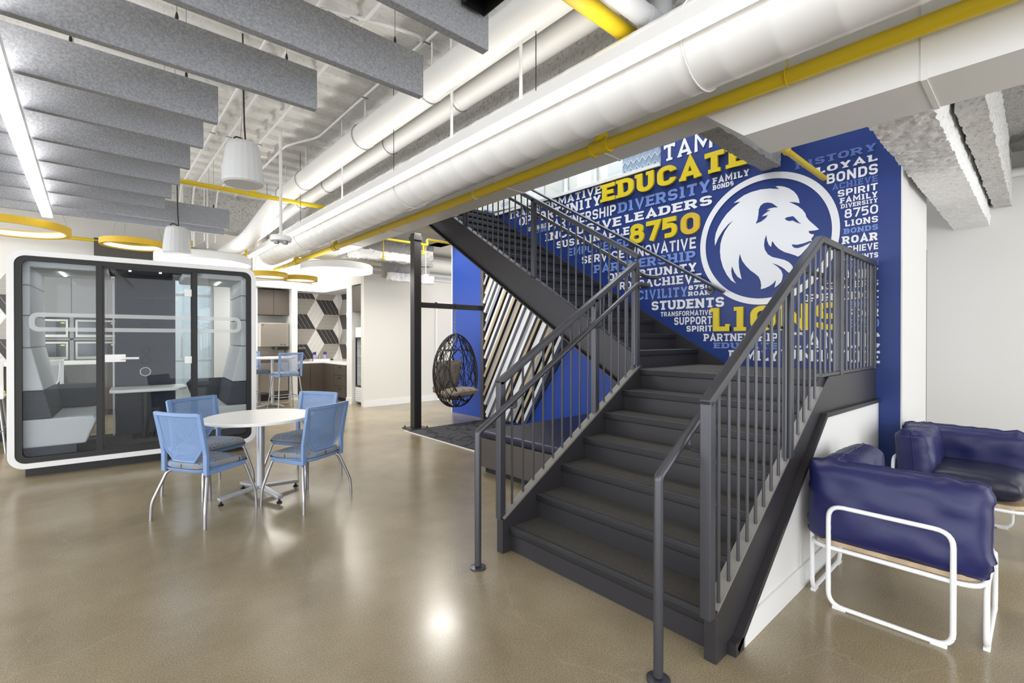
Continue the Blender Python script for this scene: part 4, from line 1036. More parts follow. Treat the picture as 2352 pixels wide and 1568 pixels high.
lion = [(862,228),(905,224),(960,232),(1015,252),(1065,285),(1100,325),(1120,370),(1127,412),(1075,402),(1010,400),(1060,420),(1110,445),(1160,485),(1190,525),(1200,562),(1230,600),(1270,635),(1315,675),(1338,698),(1290,710),(1225,715),(1230,735),(1250,748),(1285,752),(1275,775),(1255,800),(1262,830),(1240,862),(1215,890),(1180,930),(1145,970),(1110,995),(1080,982),(1030,965),(960,945),(900,910),(860,870),(840,840),(828,825),(820,855),(815,890),(790,865),(772,820),(763,758),(745,810),(738,870),(748,920),(780,970),(830,1000),(900,1015),(960,1030),(1010,1055),(1045,1090),(1062,1140),(1055,1195),(1030,1175),(1000,1165),(960,1128),(930,1108),(880,1083),(825,1065),(885,1104),(925,1145),(943,1190),(938,1235),(925,1270),(890,1305),(852,1333),(862,1290),(868,1250),(840,1285),(800,1315),(750,1338),(702,1350),(708,1310),(700,1260),(680,1215),(640,1180),(590,1145),(540,1095),(500,1040),(472,965),(462,1040),(465,1110),(480,1180),(495,1243),(450,1215),(415,1165),(388,1100),(380,1150),(390,1210),(410,1255),(435,1290),(380,1255),(330,1190),(290,1110),(265,1020),(257,940),(262,860),(280,790),(310,720),(350,660),(400,600),(345,645),(290,710),(240,790),(203,878),(200,810),(212,740),(240,670),(280,600),(330,530),(400,460),(480,395),(440,402),(405,412),(450,375),(520,325),(600,290),(700,262),(800,252),(905,258)]
flat_poly('emblem_lion_head', lion, .005, 'letter_white')
flat_poly('emblem_ear', [(648,636),(668,590),(678,530),(682,480),(700,440),(735,412),(780,404),(825,412),(860,435),(890,457),(850,458),(800,468),(765,488),(810,488),(775,505),(735,535),(715,558),(782,540),(755,575),(710,610)], .0065, 'mural_blue')
flat_poly('emblem_eye', [(960,583),(990,565),(1055,553),(1085,580),(1115,615),(1147,638),(1100,625),(1050,600),(1020,607),(985,600),(975,588)], .0065, 'mural_blue')
flat_poly('emblem_mouth', [(1042,862),(1100,865),(1170,850),(1245,822),(1262,832),(1215,858),(1160,885),(1110,902),(1075,900),(1050,885)], .0065, 'mural_blue')
# ================================================================== GLASS BOOTH
PA = R(-3.54); PW = 2.28; PD = 1.15; PZ0 = .10; PZ1 = 2.38
pod = thing('meeting_booth', 'white framed glass meeting booth with two facing grey sofas and a small table', 'booth', (-.645,7.05,0), PA)
def PO(name, mb, m_, parent=None, **kw): return obj(name, mb, m_, parent or pod, world=False, **kw)
def rrect(x0,z0,x1,z1,r,n=7):
    return [(p[0],p[1]) for p in rr(x0,z0,x1,z1,r,n)]
def tube_frame(outer, inner, y0, y1):
    """hollow rounded frame: outer and inner loops of equal length extruded y0..y1"""
    k = len(outer); vs = [(a,y,b) for y in (y0,y1) for lp in (outer,inner) for a,b in lp]; fs = []
    for i in range(k):
        j = (i+1) % k
        fs += [(i,j,k+j,k+i),(2*k+i,2*k+j,3*k+j,3*k+i),(i,j,2*k+j,2*k+i),(k+i,k+j,3*k+j,3*k+i)]
    return MB().add(vs, fs)
O_ = rrect(0,PZ0,PW,PZ1,.14); I_ = rrect(.055,PZ0+.055,PW-.055,PZ1-.055,.09); J_ = rrect(.11,PZ0+.115,PW-.11,PZ1-.105,.05)
PO('shell', tube_frame(O_, I_, 0, PD), 'powder_white', smooth=True)
PO('front_frame', tube_frame(rrect(.054,PZ0+.054,PW-.054,PZ1-.054,.09), J_, .012, .06), 'black_frame', smooth=True)
PO('back_frame', tube_frame(rrect(.054,PZ0+.054,PW-.054,PZ1-.054,.09), J_, PD-.06, PD-.012), 'black_frame', smooth=True)
PO('plinth', MB().box(.12,.10,0,PW-.12,PD-.1,PZ0), 'black_frame')
xa, xb = .725, 1.605; zA, zB = PZ0+.11, PZ1-.10
PO('mullion', MB().box(xa-.035,.014,zA,xa+.02,.058,zB), 'black_frame'); PO('mullion', MB().box(xb-.025,.014,zA,xb+.03,.058,zB), 'black_frame')
PO('glass_pane', MB().box(.10,.032,zA,xa-.03,.042,zB), 'glass'); PO('glass_pane', MB().box(xb+.028,.032,zA,PW-.10,.042,zB), 'glass')
dr = PO('door', MB().box(xa+.02,.030,zA+.01,xb-.025,.040,zB-.02), 'glass')
dfm = MB(); x0, x1 = xa+.021, xb-.026
dfm.box(x0,.02,zA,x0+.016,.05,zB).box(x1-.012,.02,zA,x1,.05,zB).box(x0,.02,zA,x1,.05,zA+.03).box(x0,.02,zB-.03,x1,.05,zB)
PO('door_frame', dfm, 'black_frame', dr)
hd = MB(); hd.box(x0+.018,.012,1.195,x0+.20,.029,1.28); hd.tube(fillet([(x0+.16,.01,1.235),(x0+.16,-.045,1.235),(x0+.32,-.045,1.235)],.02),.014,10)
PO('door_handle', hd, 'powder_white', dr, smooth=True)
for z in (2.02,1.20): PO('hinge', MB().box(x1-.075,.012,z-.045,x1-.002,.029,z+.045), 'powder_white', dr, bevel=.006)
# frosted outline band across the glass
zb0, zb1 = 1.535, 1.735; w_ = .045
fo = rrect(.16,zb0,2.11,zb1,.07); fi = rrect(.16+w_,zb0+w_,2.11-w_,zb1-w_,.035)
k = len(fo); PO('frosted_band', MB().add([(a,.027,b) for a,b in fo]+[(a,.027,b) for a,b in fi],[(i,(i+1)%k,k+(i+1)%k,k+i) for i in range(k)]), 'frosted')
# inside
PO('booth_floor', MB().box(.06,.06,PZ0+.055,PW-.06,PD-.06,PZ0+.10), 'pod_carpet')
PO('booth_ceiling', MB().box(.06,.06,PZ1-.075,PW-.06,PD-.06,PZ1-.055), 'dark_fabric')
for s in (0,1):
    def X(x): return x if s == 0 else PW-x
    def bx(x0,y0,z0,x1,y1,z1): return MB().box(X(x0),y0,z0,X(x1),y1,z1)
    so_ = PO('sofa', MB().prism([(X(.06),.30),(X(.60),.30),(X(.70),.56),(X(.66),.60),(X(.06),.60)],1,.075,PD-.075), 'wall_fabric', bevel=.02, seg=3)
    PO('sofa_base', bx(.06,.09,PZ0+.10,.52,PD-.09,.30), 'dark_fabric', so_)
    PO('back_low', MB().prism([(X(.06),.605),(X(.33),.605),(X(.27),.90),(X(.06),.90)],1,.08,PD-.08), 'dark_fabric', so_, bevel=.01)
    PO('back_high', MB().prism([(X(.06),.905),(X(.265),.905),(X(.17),1.36),(X(.06),1.36)],1,.08,PD-.08), 'wall_fabric', so_, bevel=.012)
    PO('arm_screen', MB().prism([(X(.27),.605),(X(.62),.605),(X(.70),.84),(X(.64),.90),(X(.27),.90)],1,PD-.13,PD-.085), 'dark_fabric', so_, bevel=.01)
    for i, (z0, z1) in enumerate(((1.365,1.70),(1.705,2.02),(2.025,2.30))):
        PO('wall_panel', bx(.056,.075,z0,.165,PD-.075,z1), 'wall_fabric', bevel=.012)
    PO('ceiling_panel', bx(.10,.075,2.215,.78,PD-.075,2.30), 'wall_fabric', bevel=.02)
    PO('back_pane', bx(.10,PD-.042,zA,.74,PD-.034,zB), 'glass')
    PO('led_strip', bx(.36,.35,2.205,.385,.80,2.214), 'lamp_led')
PO('centre_panel', MB().box(.82,PD-.11,PZ0+.10,1.46,PD-.06,2.30), 'grey_back')
PO('centre_edge', MB().box(.795,PD-.10,PZ0+.10,.812,PD-.05,2.25), 'powder_white')
for z in (1.62,1.30,1.17): PO('vent_ring', MB().tube([(1.13+.045*math.cos(a),PD-.112,z+.045*math.sin(a)) for a in [2*PI*i/20 for i in range(20)]],.008,6,closed=True), 'black_plastic')
PO('vent_slot', MB().box(1.02,PD-.118,2.0,1.44,PD-.111,2.02), 'black_plastic')
so_ = PO('power_outlet', MB().lathe([(.001,0),(.05,0),(.05,.012),(.001,.012)],(0,0,0),24,caps=False).xf(Matrix.Translation((1.13,PD-.115,1.02)) @ Matrix.Rotation(R(90),4,'X')), 'black_plastic')
PO('outlet_ring', MB().tube([(1.13+.055*math.cos(a),PD-.122,1.02+.055*math.sin(a)) for a in [2*PI*i/24 for i in range(24)]],.006,6,closed=True), 'powder_white')
PO('table_top', MB().prism([(.78,.50),(.78,PD-.13),(1.56,PD-.13),(1.56,.62),(1.46,.46),(.86,.44)],2,.795,.835), 'table_white', bevel=.012, seg=3)
tl = PO('table_leg', MB().tube([(1.13,.70,PZ0+.11),(1.13,.70,.795)],.04,16), 'black_frame', smooth=True)
PO('table_foot', MB().box(1.0,.60,PZ0+.10,1.26,.86,PZ0+.115), 'black_frame', tl)
for x in (.86,1.40): PO('air_vent', MB().box(x-.06,.55,2.285,x+.06,.72,2.303), 'black_plastic')
for x in (.98,1.28): PO('led_strip', MB().box(x-.012,.25,2.287,x+.012,.52,2.303), 'lamp_led')

# ================================================================== ROUND TABLE AND FOUR BLUE CHAIRS
TX, TY = 1.177, 4.845
tb = thing('round_table', 'round white table on a silver column and four foot base', 'table', (TX,TY,0))
obj('table_top', MB().lathe([(.02,.712),(.44,.712),(.458,.716),(.46,.722),(.46,.738),(.456,.742),(.02,.742)],(TX,TY,0),72), 'table_white', tb, smooth=True)
obj('column', MB().lathe([(.036,.06),(.036,.70),(.10,.71)],(TX,TY,0),32), 'grey_metal', tb, smooth=True)
for k in range(4):
    a = R(12)+k*PI/2; d = V((math.cos(a),math.sin(a),0)); p = V((TX,TY,0))
    L_ = obj('foot', MB().bar(p+d*.03+V((0,0,.085)),p+d*.36+V((0,0,.052)),.055,.03), 'grey_metal', tb, bevel=.006)
    e_ = p+d*.34; obj('glide', MB().lathe([(.022,0),(.024,.008),(.018,.014),(.010,.018),(.010,.04)],e_,16), 'black_plastic', L_, smooth=True)
def chair_parts(t, seat_z=.46, legs=True, back_mat='chair_mesh', shell='chair_blue', cloth='seat_cloth'):
    dz = seat_z-.46
    def W(name, mb, m_, parent=None, **kw): return obj(name, mb, m_, parent or t, world=False, **kw)
    # cushion
    n = 20; mb = MB(); top = []; bot = []
    def outline(s):
        P = []
        for i in range(4*n):
            a = 2*PI*i/(4*n); c, s_ = math.cos(a), math.sin(a); e = .42
            x = abs(c)**e*math.copysign(1,c); y = abs(s_)**e*math.copysign(1,s_)
            P.append((x*.225*s+.0, y*(.235 if x > 0 else .215)*s))
        return P
    rings = [(.96,.428),(1.0,.440),(1.0,.462),(.95,.476),(.75,.482),(.4,.480)]
    k = 4*n; vs = []; fs = []
    for s, z in rings: vs += [(x,y,z+dz-(.02*max(0,(x-.12)/.1) if z > .44 else 0)) for x,y in outline(s)]
    for r in range(len(rings)-1):
        for i in range(k): fs.append((r*k+i,r*k+(i+1)%k,(r+1)*k+(i+1)%k,(r+1)*k+i))
    fs.append(tuple(range((len(rings)-1)*k,len(rings)*k)))
    W('seat', MB().add(vs,fs), cloth, smooth=True)
    rings = [(.90,.398),(.98,.405),(1.03,.425),(1.03,.432)]; vs = []; fs = []
    for s, z in rings: vs += [(x,y,z+dz) for x,y in outline(s)]
    for r in range(len(rings)-1):
        for i in range(k): fs.append((r*k+i,r*k+(i+1)%k,(r+1)*k+(i+1)%k,(r+1)*k+i))
    fs.append(tuple(range(k))[::-1])
    W('seat_pan', MB().add(vs,fs), shell, smooth=True)
    # back: curved sheet, chamfered at the bottom, framed
    def bp(y, z):
        zz = (z-.47)/.40; return V((-.200-.075*zz-.01*zz*zz+.55*y*y*(.6+.4*zz), y, z+dz))
    mb = MB(); ny, nz = 18, 14; vs = []
    def half(z): 
        t_ = (z-.485)/.385
        return .188+.030*t_ if t_ > .25 else .110+(.188+.030*.25-.110)*(t_/.25)
    for j in range(nz+1):
        z = .485+.365*j/nz; hw_ = half(z)
        for i in range(ny+1): vs.append(bp(-hw_+2*hw_*i/ny, z))
    fs = [(j*(ny+1)+i,j*(ny+1)+i+1,(j+1)*(ny+1)+i+1,(j+1)*(ny+1)+i) for j in range(nz) for i in range(ny)]
    W('backrest', MB().add(vs,fs), back_mat, smooth=True)
    fr_ = MB(); L_ = [bp(-half(.485+.365*j/nz), .485+.365*j/nz) for j in range(nz+1)]
    Rr_ = [bp(half(.485+.365*j/nz), .485+.365*j/nz) for j in range(nz+1)]
    topc = [bp(-half(.85)+2*half(.85)*i/ny, .855) for i in range(ny+1)]; botc = [bp(-.110+.22*i/10, .485) for i in range(11)]
    loop = L_+topc+Rr_[::-1]+botc[::-1]
    fr_.tube(loop,.0085,7,closed=True)
    lip = [bp(-.232+.464*i/ny, .868)+V((-.004,0,0)) for i in range(ny+1)]
    for a, b in zip(lip[:-1],lip[1:]): fr_.bar(a,b,.022,.026,(0,0,1))
    W('back_frame', fr_, shell, smooth=True)
    for sg in (1,-1):
        up_ = [V((.16,sg*.222,.412+dz)),V((-.10,sg*.226,.405+dz)),V((-.195,sg*.225,.402+dz))]
        mb = MB()
        for a, b in zip(up_[:-1],up_[1:]): mb.bar(a,b,.028,.034)
        pts = [V((-.195,sg*.225,.39+dz)), bp(sg*.226,.55), bp(sg*.227,.70), bp(sg*.231,.872)]
        for a, b in zip(pts[:-1],pts[1:]): mb.bar(a,b+(b-a).normalized()*.006,.040,.026,(1,0,0))
        W('side_frame', mb, shell, bevel=.004)
    if legs:
        for sx_ in (1,-1):
            for sg in (1,-1):
                a = (.13,sg*.16,.400) if sx_ > 0 else (-.12,sg*.16,.392)
                b = (.175,sg*.205,.398) if sx_ > 0 else (-.175,sg*.215,.390)
                c = (.238,sg*.262,.14) if sx_ > 0 else (-.255,sg*.285,.14)
                d = (.242,sg*.266,0) if sx_ > 0 else (-.260,sg*.290,0)
                W('leg', MB().tube(fillet([a,b,c,d],.045,5),.0115,12), 'chrome', smooth=True)
ch0 = thing('side_chair', 'x', 'chair', (.73,4.635,0), R(30.3), 'blue perforated chairs around the round table')
chair_parts(ch0)
CH = [((.725,4.635),30.3,'blue perforated back chair nearest the glass booth, in front of the round table'),
      ((1.45,4.43),117.5,'blue perforated back chair at the right front of the round table, nearest the stair'),
      ((.865,5.33),-62,'blue perforated back chair behind the round table, directly before the booth glass'),
      ((1.63,5.115),210,'blue perforated back chair on the far right side of the round table, facing the camera')]
for i, ((x,y),a,lab) in enumerate(CH):
    if i == 0: ch0.location = (x,y,0); ch0.rotation_euler = (0,0,R(a)); ch0['label'] = lab
    else: dup(ch0,(x,y,0),R(a),lab)

# ================================================================== LOUNGE CHAIRS AT THE RIGHT
def lounge(name, label, loc, rz, mirror=1):
    """back along local -X side, one arm on +Y*mirror side; sits facing +X. footprint .72 x .72"""
    t = thing(name, label, 'armchair', loc, rz)
    def W(n_, mb, m_, parent=None, **kw): return obj(n_, mb, m_, parent or t, world=False, **kw)
    g = .012; s = mirror
    # back loop
    def loop(pts): return MB().tube(fillet(pts,.07,6,closed=True), g, 10, closed=True)
    W('back_loop', loop([(-.36,-.25,g),(-.36,.25,g),(-.36,.25,.55),(-.36,-.25,.55)]), 'powder_white', smooth=True)
    W('side_loop', loop([(-.26,s*.355,g),(.30,s*.355,g),(.30,s*.355,.55),(-.26,s*.355,.55)]), 'powder_white', smooth=True)
    W('side_loop', loop([(-.26,-s*.355,g),(.30,-s*.355,g),(.30,-s*.355,.31),(-.26,-s*.355,.31)]), 'powder_white', smooth=True)
    for (x,y) in ((-.36,.20),(-.36,-.20),(-.22,.355),(.26,.355),(-.22,-.355),(.26,-.355)):
        W('foot_pad', MB().box(x-(.012 if abs(y) < .3 else .03),y-(.03 if abs(y) < .3 else .012),0,x+(.012 if abs(y) < .3 else .03),y+(.03 if abs(y) < .3 else .012),.014), 'powder_white')
    W('seat_ring', MB().tube(fillet([(-.345,-.345,.315),(.345,-.345,.315),(.345,.345,.315),(-.345,.345,.315)],.10,6,closed=True),g,10,closed=True), 'powder_white', smooth=True)
    pl = [(p[0],p[1]) for p in rr(-.335,-.335,.335,.335,.10,6)]
    W('seat_board', MB().prism(pl,2,.328,.352), 'plywood')
    mb, ed = pillow(.66,.66,.19,24,24,seed=1,e=6,puck=.008,flat=.35); mb.tube(ed,.005,6,closed=True); mb.xf(Matrix.Translation((.02,0,.445)) @ Matrix.Rotation(R(90),4,'X'))
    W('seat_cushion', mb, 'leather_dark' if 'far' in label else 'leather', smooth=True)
    mb, ed = pillow(.755,.45,.25,30,20,seed=2,e=6,puck=.016,flat=.38); mb.tube(ed,.006,6,closed=True)
    mb.xf(Matrix.Translation((-.232,.0,.55)) @ Matrix.Rotation(R(90),4,'Z') @ Matrix.Rotation(R(4),4,'X'))
    W('back_cushion', mb, 'leather', smooth=True)
    mb, ed = pillow(.62,.44,.24,26,20,seed=9,e=6,puck=.016,flat=.38); mb.tube(ed,.006,6,closed=True)
    mb.xf(Matrix.Translation((.06,s*.225,.565)) @ Matrix.Rotation(R(-4*s),4,'X'))
    W('arm_cushion', mb, 'leather', smooth=True)
    return t
lounge('lounge_chair','navy leather lounge chair seen from behind, nearest the camera at the white knee wall',(3.36,.53,0),0,1)
lounge('lounge_chair','far navy leather lounge chair turned toward the camera, with its back near the right wall',(4.86,.41,0),PI,-1)
dtb = thing('drum_table', 'round marble drum side table between the two navy lounge chairs', 'table', (4.09,.44,0))
obj('drum', MB().lathe([(.10,0),(.16,.02),(.205,.10),(.22,.22),(.205,.34),(.17,.42),(.01,.43)],(4.09,.44,0),40), 'marble', dtb, smooth=True)
# ================================================================== KITCHEN
XK = 4.37; YK = 12.05
# tile walls: cube pattern of rhombi, three tones with thin plank joints
def tile_pattern(name, label, P, w, h, u0, b0):
    """P(a,b) maps wall metres to 3D; rhombus field clipped to w x h"""
    t = thing(name, label, 'tile', P(w/2,0,0)); s = .447; H_ = s*math.sqrt(3)
    back = MB().add([P(0,0,.001),P(w,0,.001),P(w,h,.001),P(0,h,.001)],[(0,1,2,3)]); obj('grout_bed', back, 'grout', t)
    def clip(poly):
        for ax, lim, sg in ((0,0,1),(0,w,-1),(1,0,1),(1,h,-1)):
            out = []
            for i in range(len(poly)):
                a, b = poly[i-1], poly[i]; ia = (a[ax]-lim)*sg >= 0; ib = (b[ax]-lim)*sg >= 0
                if ia != ib:
                    tt = (lim-a[ax])/(b[ax]-a[ax]); out.append((a[0]+(b[0]-a[0])*tt, a[1]+(b[1]-a[1])*tt))
                if ib: out.append(b)
            poly = out
            if not poly: return None
        return poly
    mbs = {'tile_white':MB(),'tile_grey':MB(),'tile_dark':MB()}
    def rhomb(o, a, b, m_):
        n = 4
        for i in range(n):
            p = [o+b*((i+.03)/n)+a*.01, o+b*((i+.03)/n)+a*.99, o+b*((i+.97)/n)+a*.99, o+b*((i+.97)/n)+a*.01]
            q = clip([(c.x,c.y) for c in p])
            if q and len(q) > 2: mbs[m_].add([P(c[0],c[1],.004) for c in q],[tuple(range(len(q)))])
    for i in range(-8,12):
        for j in range(-4,8):
            o = V((u0+i*s*1.5, b0+(j+(i % 2)*.5)*H_))
            e0, e60, e120, e300 = (V((s*math.cos(R(g)), s*math.sin(R(g)))) for g in (0,60,120,300))
            rhomb(o, e60, e120, 'tile_white'); rhomb(o, e0, e60, 'tile_grey'); rhomb(o, e300, e0, 'tile_dark')
    for k_, mb in mbs.items():
        if mb.f: obj(k_.replace('tile_','')+'_tiles', mb, k_, t)
    return t
tile_pattern('wall_tile','grey, white and black cube pattern tile on the back wall of the coffee counter', lambda a,b,d: V((3.72+a,YB-d,.90+b)), 1.26, 1.74, .67, .816)
tile_pattern('wall_tile','cube pattern tile on the short side wall at the right end of the coffee counter', lambda a,b,d: V((4.98-d,YB-a,.90+b)), 2.04, 1.74, .08, .816-.387)
tile_pattern('wall_tile','black and white cube pattern tile at the left edge behind the booth', lambda a,b,d: V((-2.6+a,12.0-d,.0+b)), 1.61, 2.6, .62, .3)
tag(obj('cove_light', MB().box(3.72,YK+.02,2.640,4.40,YK+.06,2.652).box(XK+.02,10.62,2.640,XK+.06,YK,2.652), 'lamp_soft'), 'thin cove light strip under the kitchen soffit', 'light')
def cabinet(name, label, x0,y0,z0,x1,y1,z1, face, n, kind='door', body='brown_laminate', gap=.004, handles=False):
    """box carcass with n fronts on the face '-y' or '-x'"""
    t = thing(name, label, 'cabinet', ((x0+x1)/2,(y0+y1)/2,z0)); obj('carcass', MB().box(x0,y0,z0,x1,y1,z1), body, t)
    for i in range(n):
        if kind == 'door':
            if face == '-y': a = x0+(x1-x0)*i/n; b = x0+(x1-x0)*(i+1)/n; f = MB().box(a+gap,y0-.018,z0+gap,b-gap,y0-.001,z1-gap)
            else: a = y0+(y1-y0)*i/n; b = y0+(y1-y0)*(i+1)/n; f = MB().box(x0-.018,a+gap,z0+gap,x0-.001,b-gap,z1-gap)
            obj('door', f, body, t)
        else:
            a = z0+(z1-z0)*i/n; b = z0+(z1-z0)*(i+1)/n
            f = MB().box(x0-.018,y0+gap,a+gap,x0-.001,y1-gap,b-gap) if face == '-x' else MB().box(x0+gap,y0-.018,a+gap,x1-gap,y0-.001,b-gap)
            d_ = obj('drawer', f, body, t)
            h_ = MB().box(x0-.035,(y0+y1)/2-.08,b-.06,x0-.018,(y0+y1)/2+.08,b-.05) if face == '-x' else MB().box((x0+x1)/2-.08,y0-.035,b-.06,(x0+x1)/2+.08,y0-.018,b-.05)
            obj('handle', h_, 'black_plastic', d_)
    return t
cabinet('base_cabinet','dark brown base cabinet doors along the back of the coffee counter',3.74,YK,.10,4.36,12.62,.86,'-y',2)
cabinet('base_cabinet','dark brown three drawer base unit at the right run of the coffee counter',XK,10.62,.10,4.95,11.30,.86,'-x',3,'drawer')
cabinet('base_cabinet','dark brown base door beside the drawers near the counter corner',XK,11.30,.10,4.95,12.04,.86,'-x',1)
tag(obj('kick_plate', MB().box(3.74,YK+.05,0,4.40,12.6,.098).box(XK+.05,10.62,0,4.95,12.0,.098), 'black_frame'), 'black toe kick below the brown base cabinets', 'trim')
tag(obj('countertop', MB().prism([(3.725,YK-.02),(XK-.02,YK-.02),(XK-.02,10.605),(4.975,10.605),(4.975,12.64),(3.725,12.64)],2,.862,.90), 'table_white'), 'white L shaped countertop of the coffee alcove', 'counter')
cabinet('wall_cabinet','dark brown pair of wall cupboards above the ice machine',2.90,12.16,2.03,3.585,12.6,2.63,'-y',2)
cabinet('wall_cabinet','small dark brown cupboard above the tall glass fridge',XK+.03,9.84,2.06,4.95,10.30,2.64,'-x',1)
im = thing('ice_machine', 'stainless ice dispenser in the niche behind the blue bar stools', 'machine', (3.25,12.3,1.2))
obj('body', MB().box(2.95,12.12,1.28,3.57,12.6,1.84), 'stainless', im, bevel=.006)
obj('badge', MB().tube([(3.0+.02*math.cos(a),12.118,1.79+.014*math.sin(a)) for a in [2*PI*i/20 for i in range(20)]],.004,6,closed=True), 'black_plastic', im)
for x in (3.40,3.48): obj('knob', MB().lathe([(.001,0),(.012,0),(.012,.01)],(0,0,0),14,caps=False).xf(Matrix.Translation((x,12.115,1.33)) @ Matrix.Rotation(R(90),4,'X')), 'black_plastic', im)
obj('spout', MB().box(3.30,12.06,1.20,3.52,12.30,1.28), 'black_plastic', im)
obj('splash_back', MB().box(2.92,12.45,.95,3.57,12.6,1.27), 'stainless', im)
lw = thing('dispenser_stand', 'stainless stand with two lower doors under the ice dispenser', 'cabinet', (3.25,12.3,0))
obj('body', MB().box(2.92,12.16,.14,3.57,12.6,.94), 'brown_laminate', lw)
for a, b in ((2.93,3.24),(3.25,3.56)): obj('door', MB().box(a,12.14,.22,b,12.158,.90), 'stainless', lw)
obj('base', MB().box(2.94,12.2,0,3.55,12.6,.138), 'black_frame', lw)
fg = thing('glass_fridge', 'tall white glass door drinks fridge in the narrow kitchen niche', 'fridge', (4.66,10.06,0))
fx0, fx1, fy0, fy1 = 4.44,4.95,9.86,10.28
obj('cabinet', MB().box(fx0+.03,fy0,.06,fx0+.05,fy0+.02,1.72).box(fx0+.03,fy1-.02,.06,fx1,fy1,1.72).box(fx0+.05,fy0,.06,fx1,fy0+.02,1.72).box(fx1-.02,fy0,.06,fx1,fy1,1.72).box(fx0+.03,fy0,.06,fx1,fy1,.40), 'white_gloss', fg)
obj('top_sign', MB().box(fx0,fy0,1.50,fx1,fy1,1.72), 'lamp_soft' if False else 'white_gloss', fg)
dd = obj('glass_door', MB().box(fx0+.008,fy0+.02,.42,fx0+.016,fy1-.02,1.48), 'glass', fg)
obj('door_frame', MB().box(fx0,fy0,.40,fx0+.024,fy0+.03,1.50).box(fx0,fy1-.03,.40,fx0+.024,fy1,1.50).box(fx0,fy0,1.46,fx0+.024,fy1,1.50).box(fx0,fy0,.40,fx0+.024,fy1,.43), 'black_plastic', dd)
obj('grille', MB().box(fx0+.0,fy0,.06,fx0+.02,fy1,.39), 'grey_duct', fg)
for i in range(7): obj('louvre', MB().box(fx0-.012,fy0+.01,.09+i*.042,fx0+.0,fy1-.01,.115+i*.042), 'white_paint', fg)
for z in (.62,.84,1.06,1.28): obj('shelf', MB().box(fx0+.06,fy0+.025,z,fx1-.03,fy1-.025,z+.01), 'white_paint', fg)
obj('base', MB().box(fx0+.05,fy0+.01,0,fx1,fy1-.01,.058), 'black_plastic', fg)
k = 0; order = ['left','middle','right']
for z, shelf in ((.63,'lowest'),(.85,'second'),(1.07,'third'),(1.29,'top')):
    for i in range(3):
        y = fy1-.09-i*.12; m_ = ('letter_white','cup_purple','slat_light','stainless')[(i+k) % 4]; k += 1
        tag(obj('bottle', MB().lathe([(.028,0),(.03,.01),(.03,.10),(.012,.14),(.012,.165)],(fx0+.12,y,z),14), m_, smooth=True), 'small bottle on the %s shelf of the glass fridge, %s one' % (shelf, order[i]), 'bottle', 'bottles in the glass fridge')
cm = thing('coffee_maker', 'black pod coffee maker on the white counter before the dark tiles', 'appliance', (3.90,12.35,.90))
obj('body', MB().box(3.80,12.32,.90,4.0,12.55,1.22), 'black_plastic', cm, bevel=.02, seg=3)
obj('head', MB().box(3.82,12.20,1.10,3.98,12.34,1.21), 'black_plastic', cm, bevel=.02, seg=3)
obj('handle', MB().tube(fillet([(3.83,12.20,1.22),(3.83,12.17,1.24),(3.97,12.17,1.24),(3.97,12.20,1.22)],.02),.008,8), 'grey_metal', cm, smooth=True)
obj('drip_tray', MB().box(3.83,12.18,.90,3.97,12.32,.93), 'grey_metal', cm)
tr = thing('tray', 'white serving tray on the coffee counter', 'tray', (4.36,12.28,.90))
obj('tray_base', MB().box(4.14,12.16,.90,4.60,12.44,.91).box(4.14,12.16,.91,4.60,12.175,.955).box(4.14,12.425,.91,4.60,12.44,.955).box(4.14,12.16,.91,4.155,12.44,.955).box(4.585,12.16,.91,4.60,12.44,.955), 'white_gloss', tr)
for (x, w_) in ((4.24,'left'),(4.50,'right')):
    t = thing('cup_stack', 'stack of purple paper cups at the %s end of the white tray' % w_, 'cups', (x,12.30,.912))
    for i in range(4):
        obj('cup', MB().lathe([(.030,0),(.041,.11),(.043,.112),(.043,.116)],(x,12.30,.912+i*.035),20), 'cup_purple' if i > 1 else 'slat_light', t, smooth=True)
sb = tag(obj('soap_bottle', MB().lathe([(.028,0),(.03,.01),(.03,.09),(.012,.115),(.010,.15),(.018,.155)],(4.37,12.30,.912),16), 'chrome', smooth=True), 'small silver dispenser bottle between the two cup stacks', 'bottle')
tag(obj('paper_holder', MB().prism([(10.66,.90),(10.95,.90),(10.92,1.05),(10.86,1.10),(10.84,1.2),(10.66,1.2)],0,4.62,4.9), 'white_gloss'), 'white stepped holder at the near end of the coffee counter', 'holder')
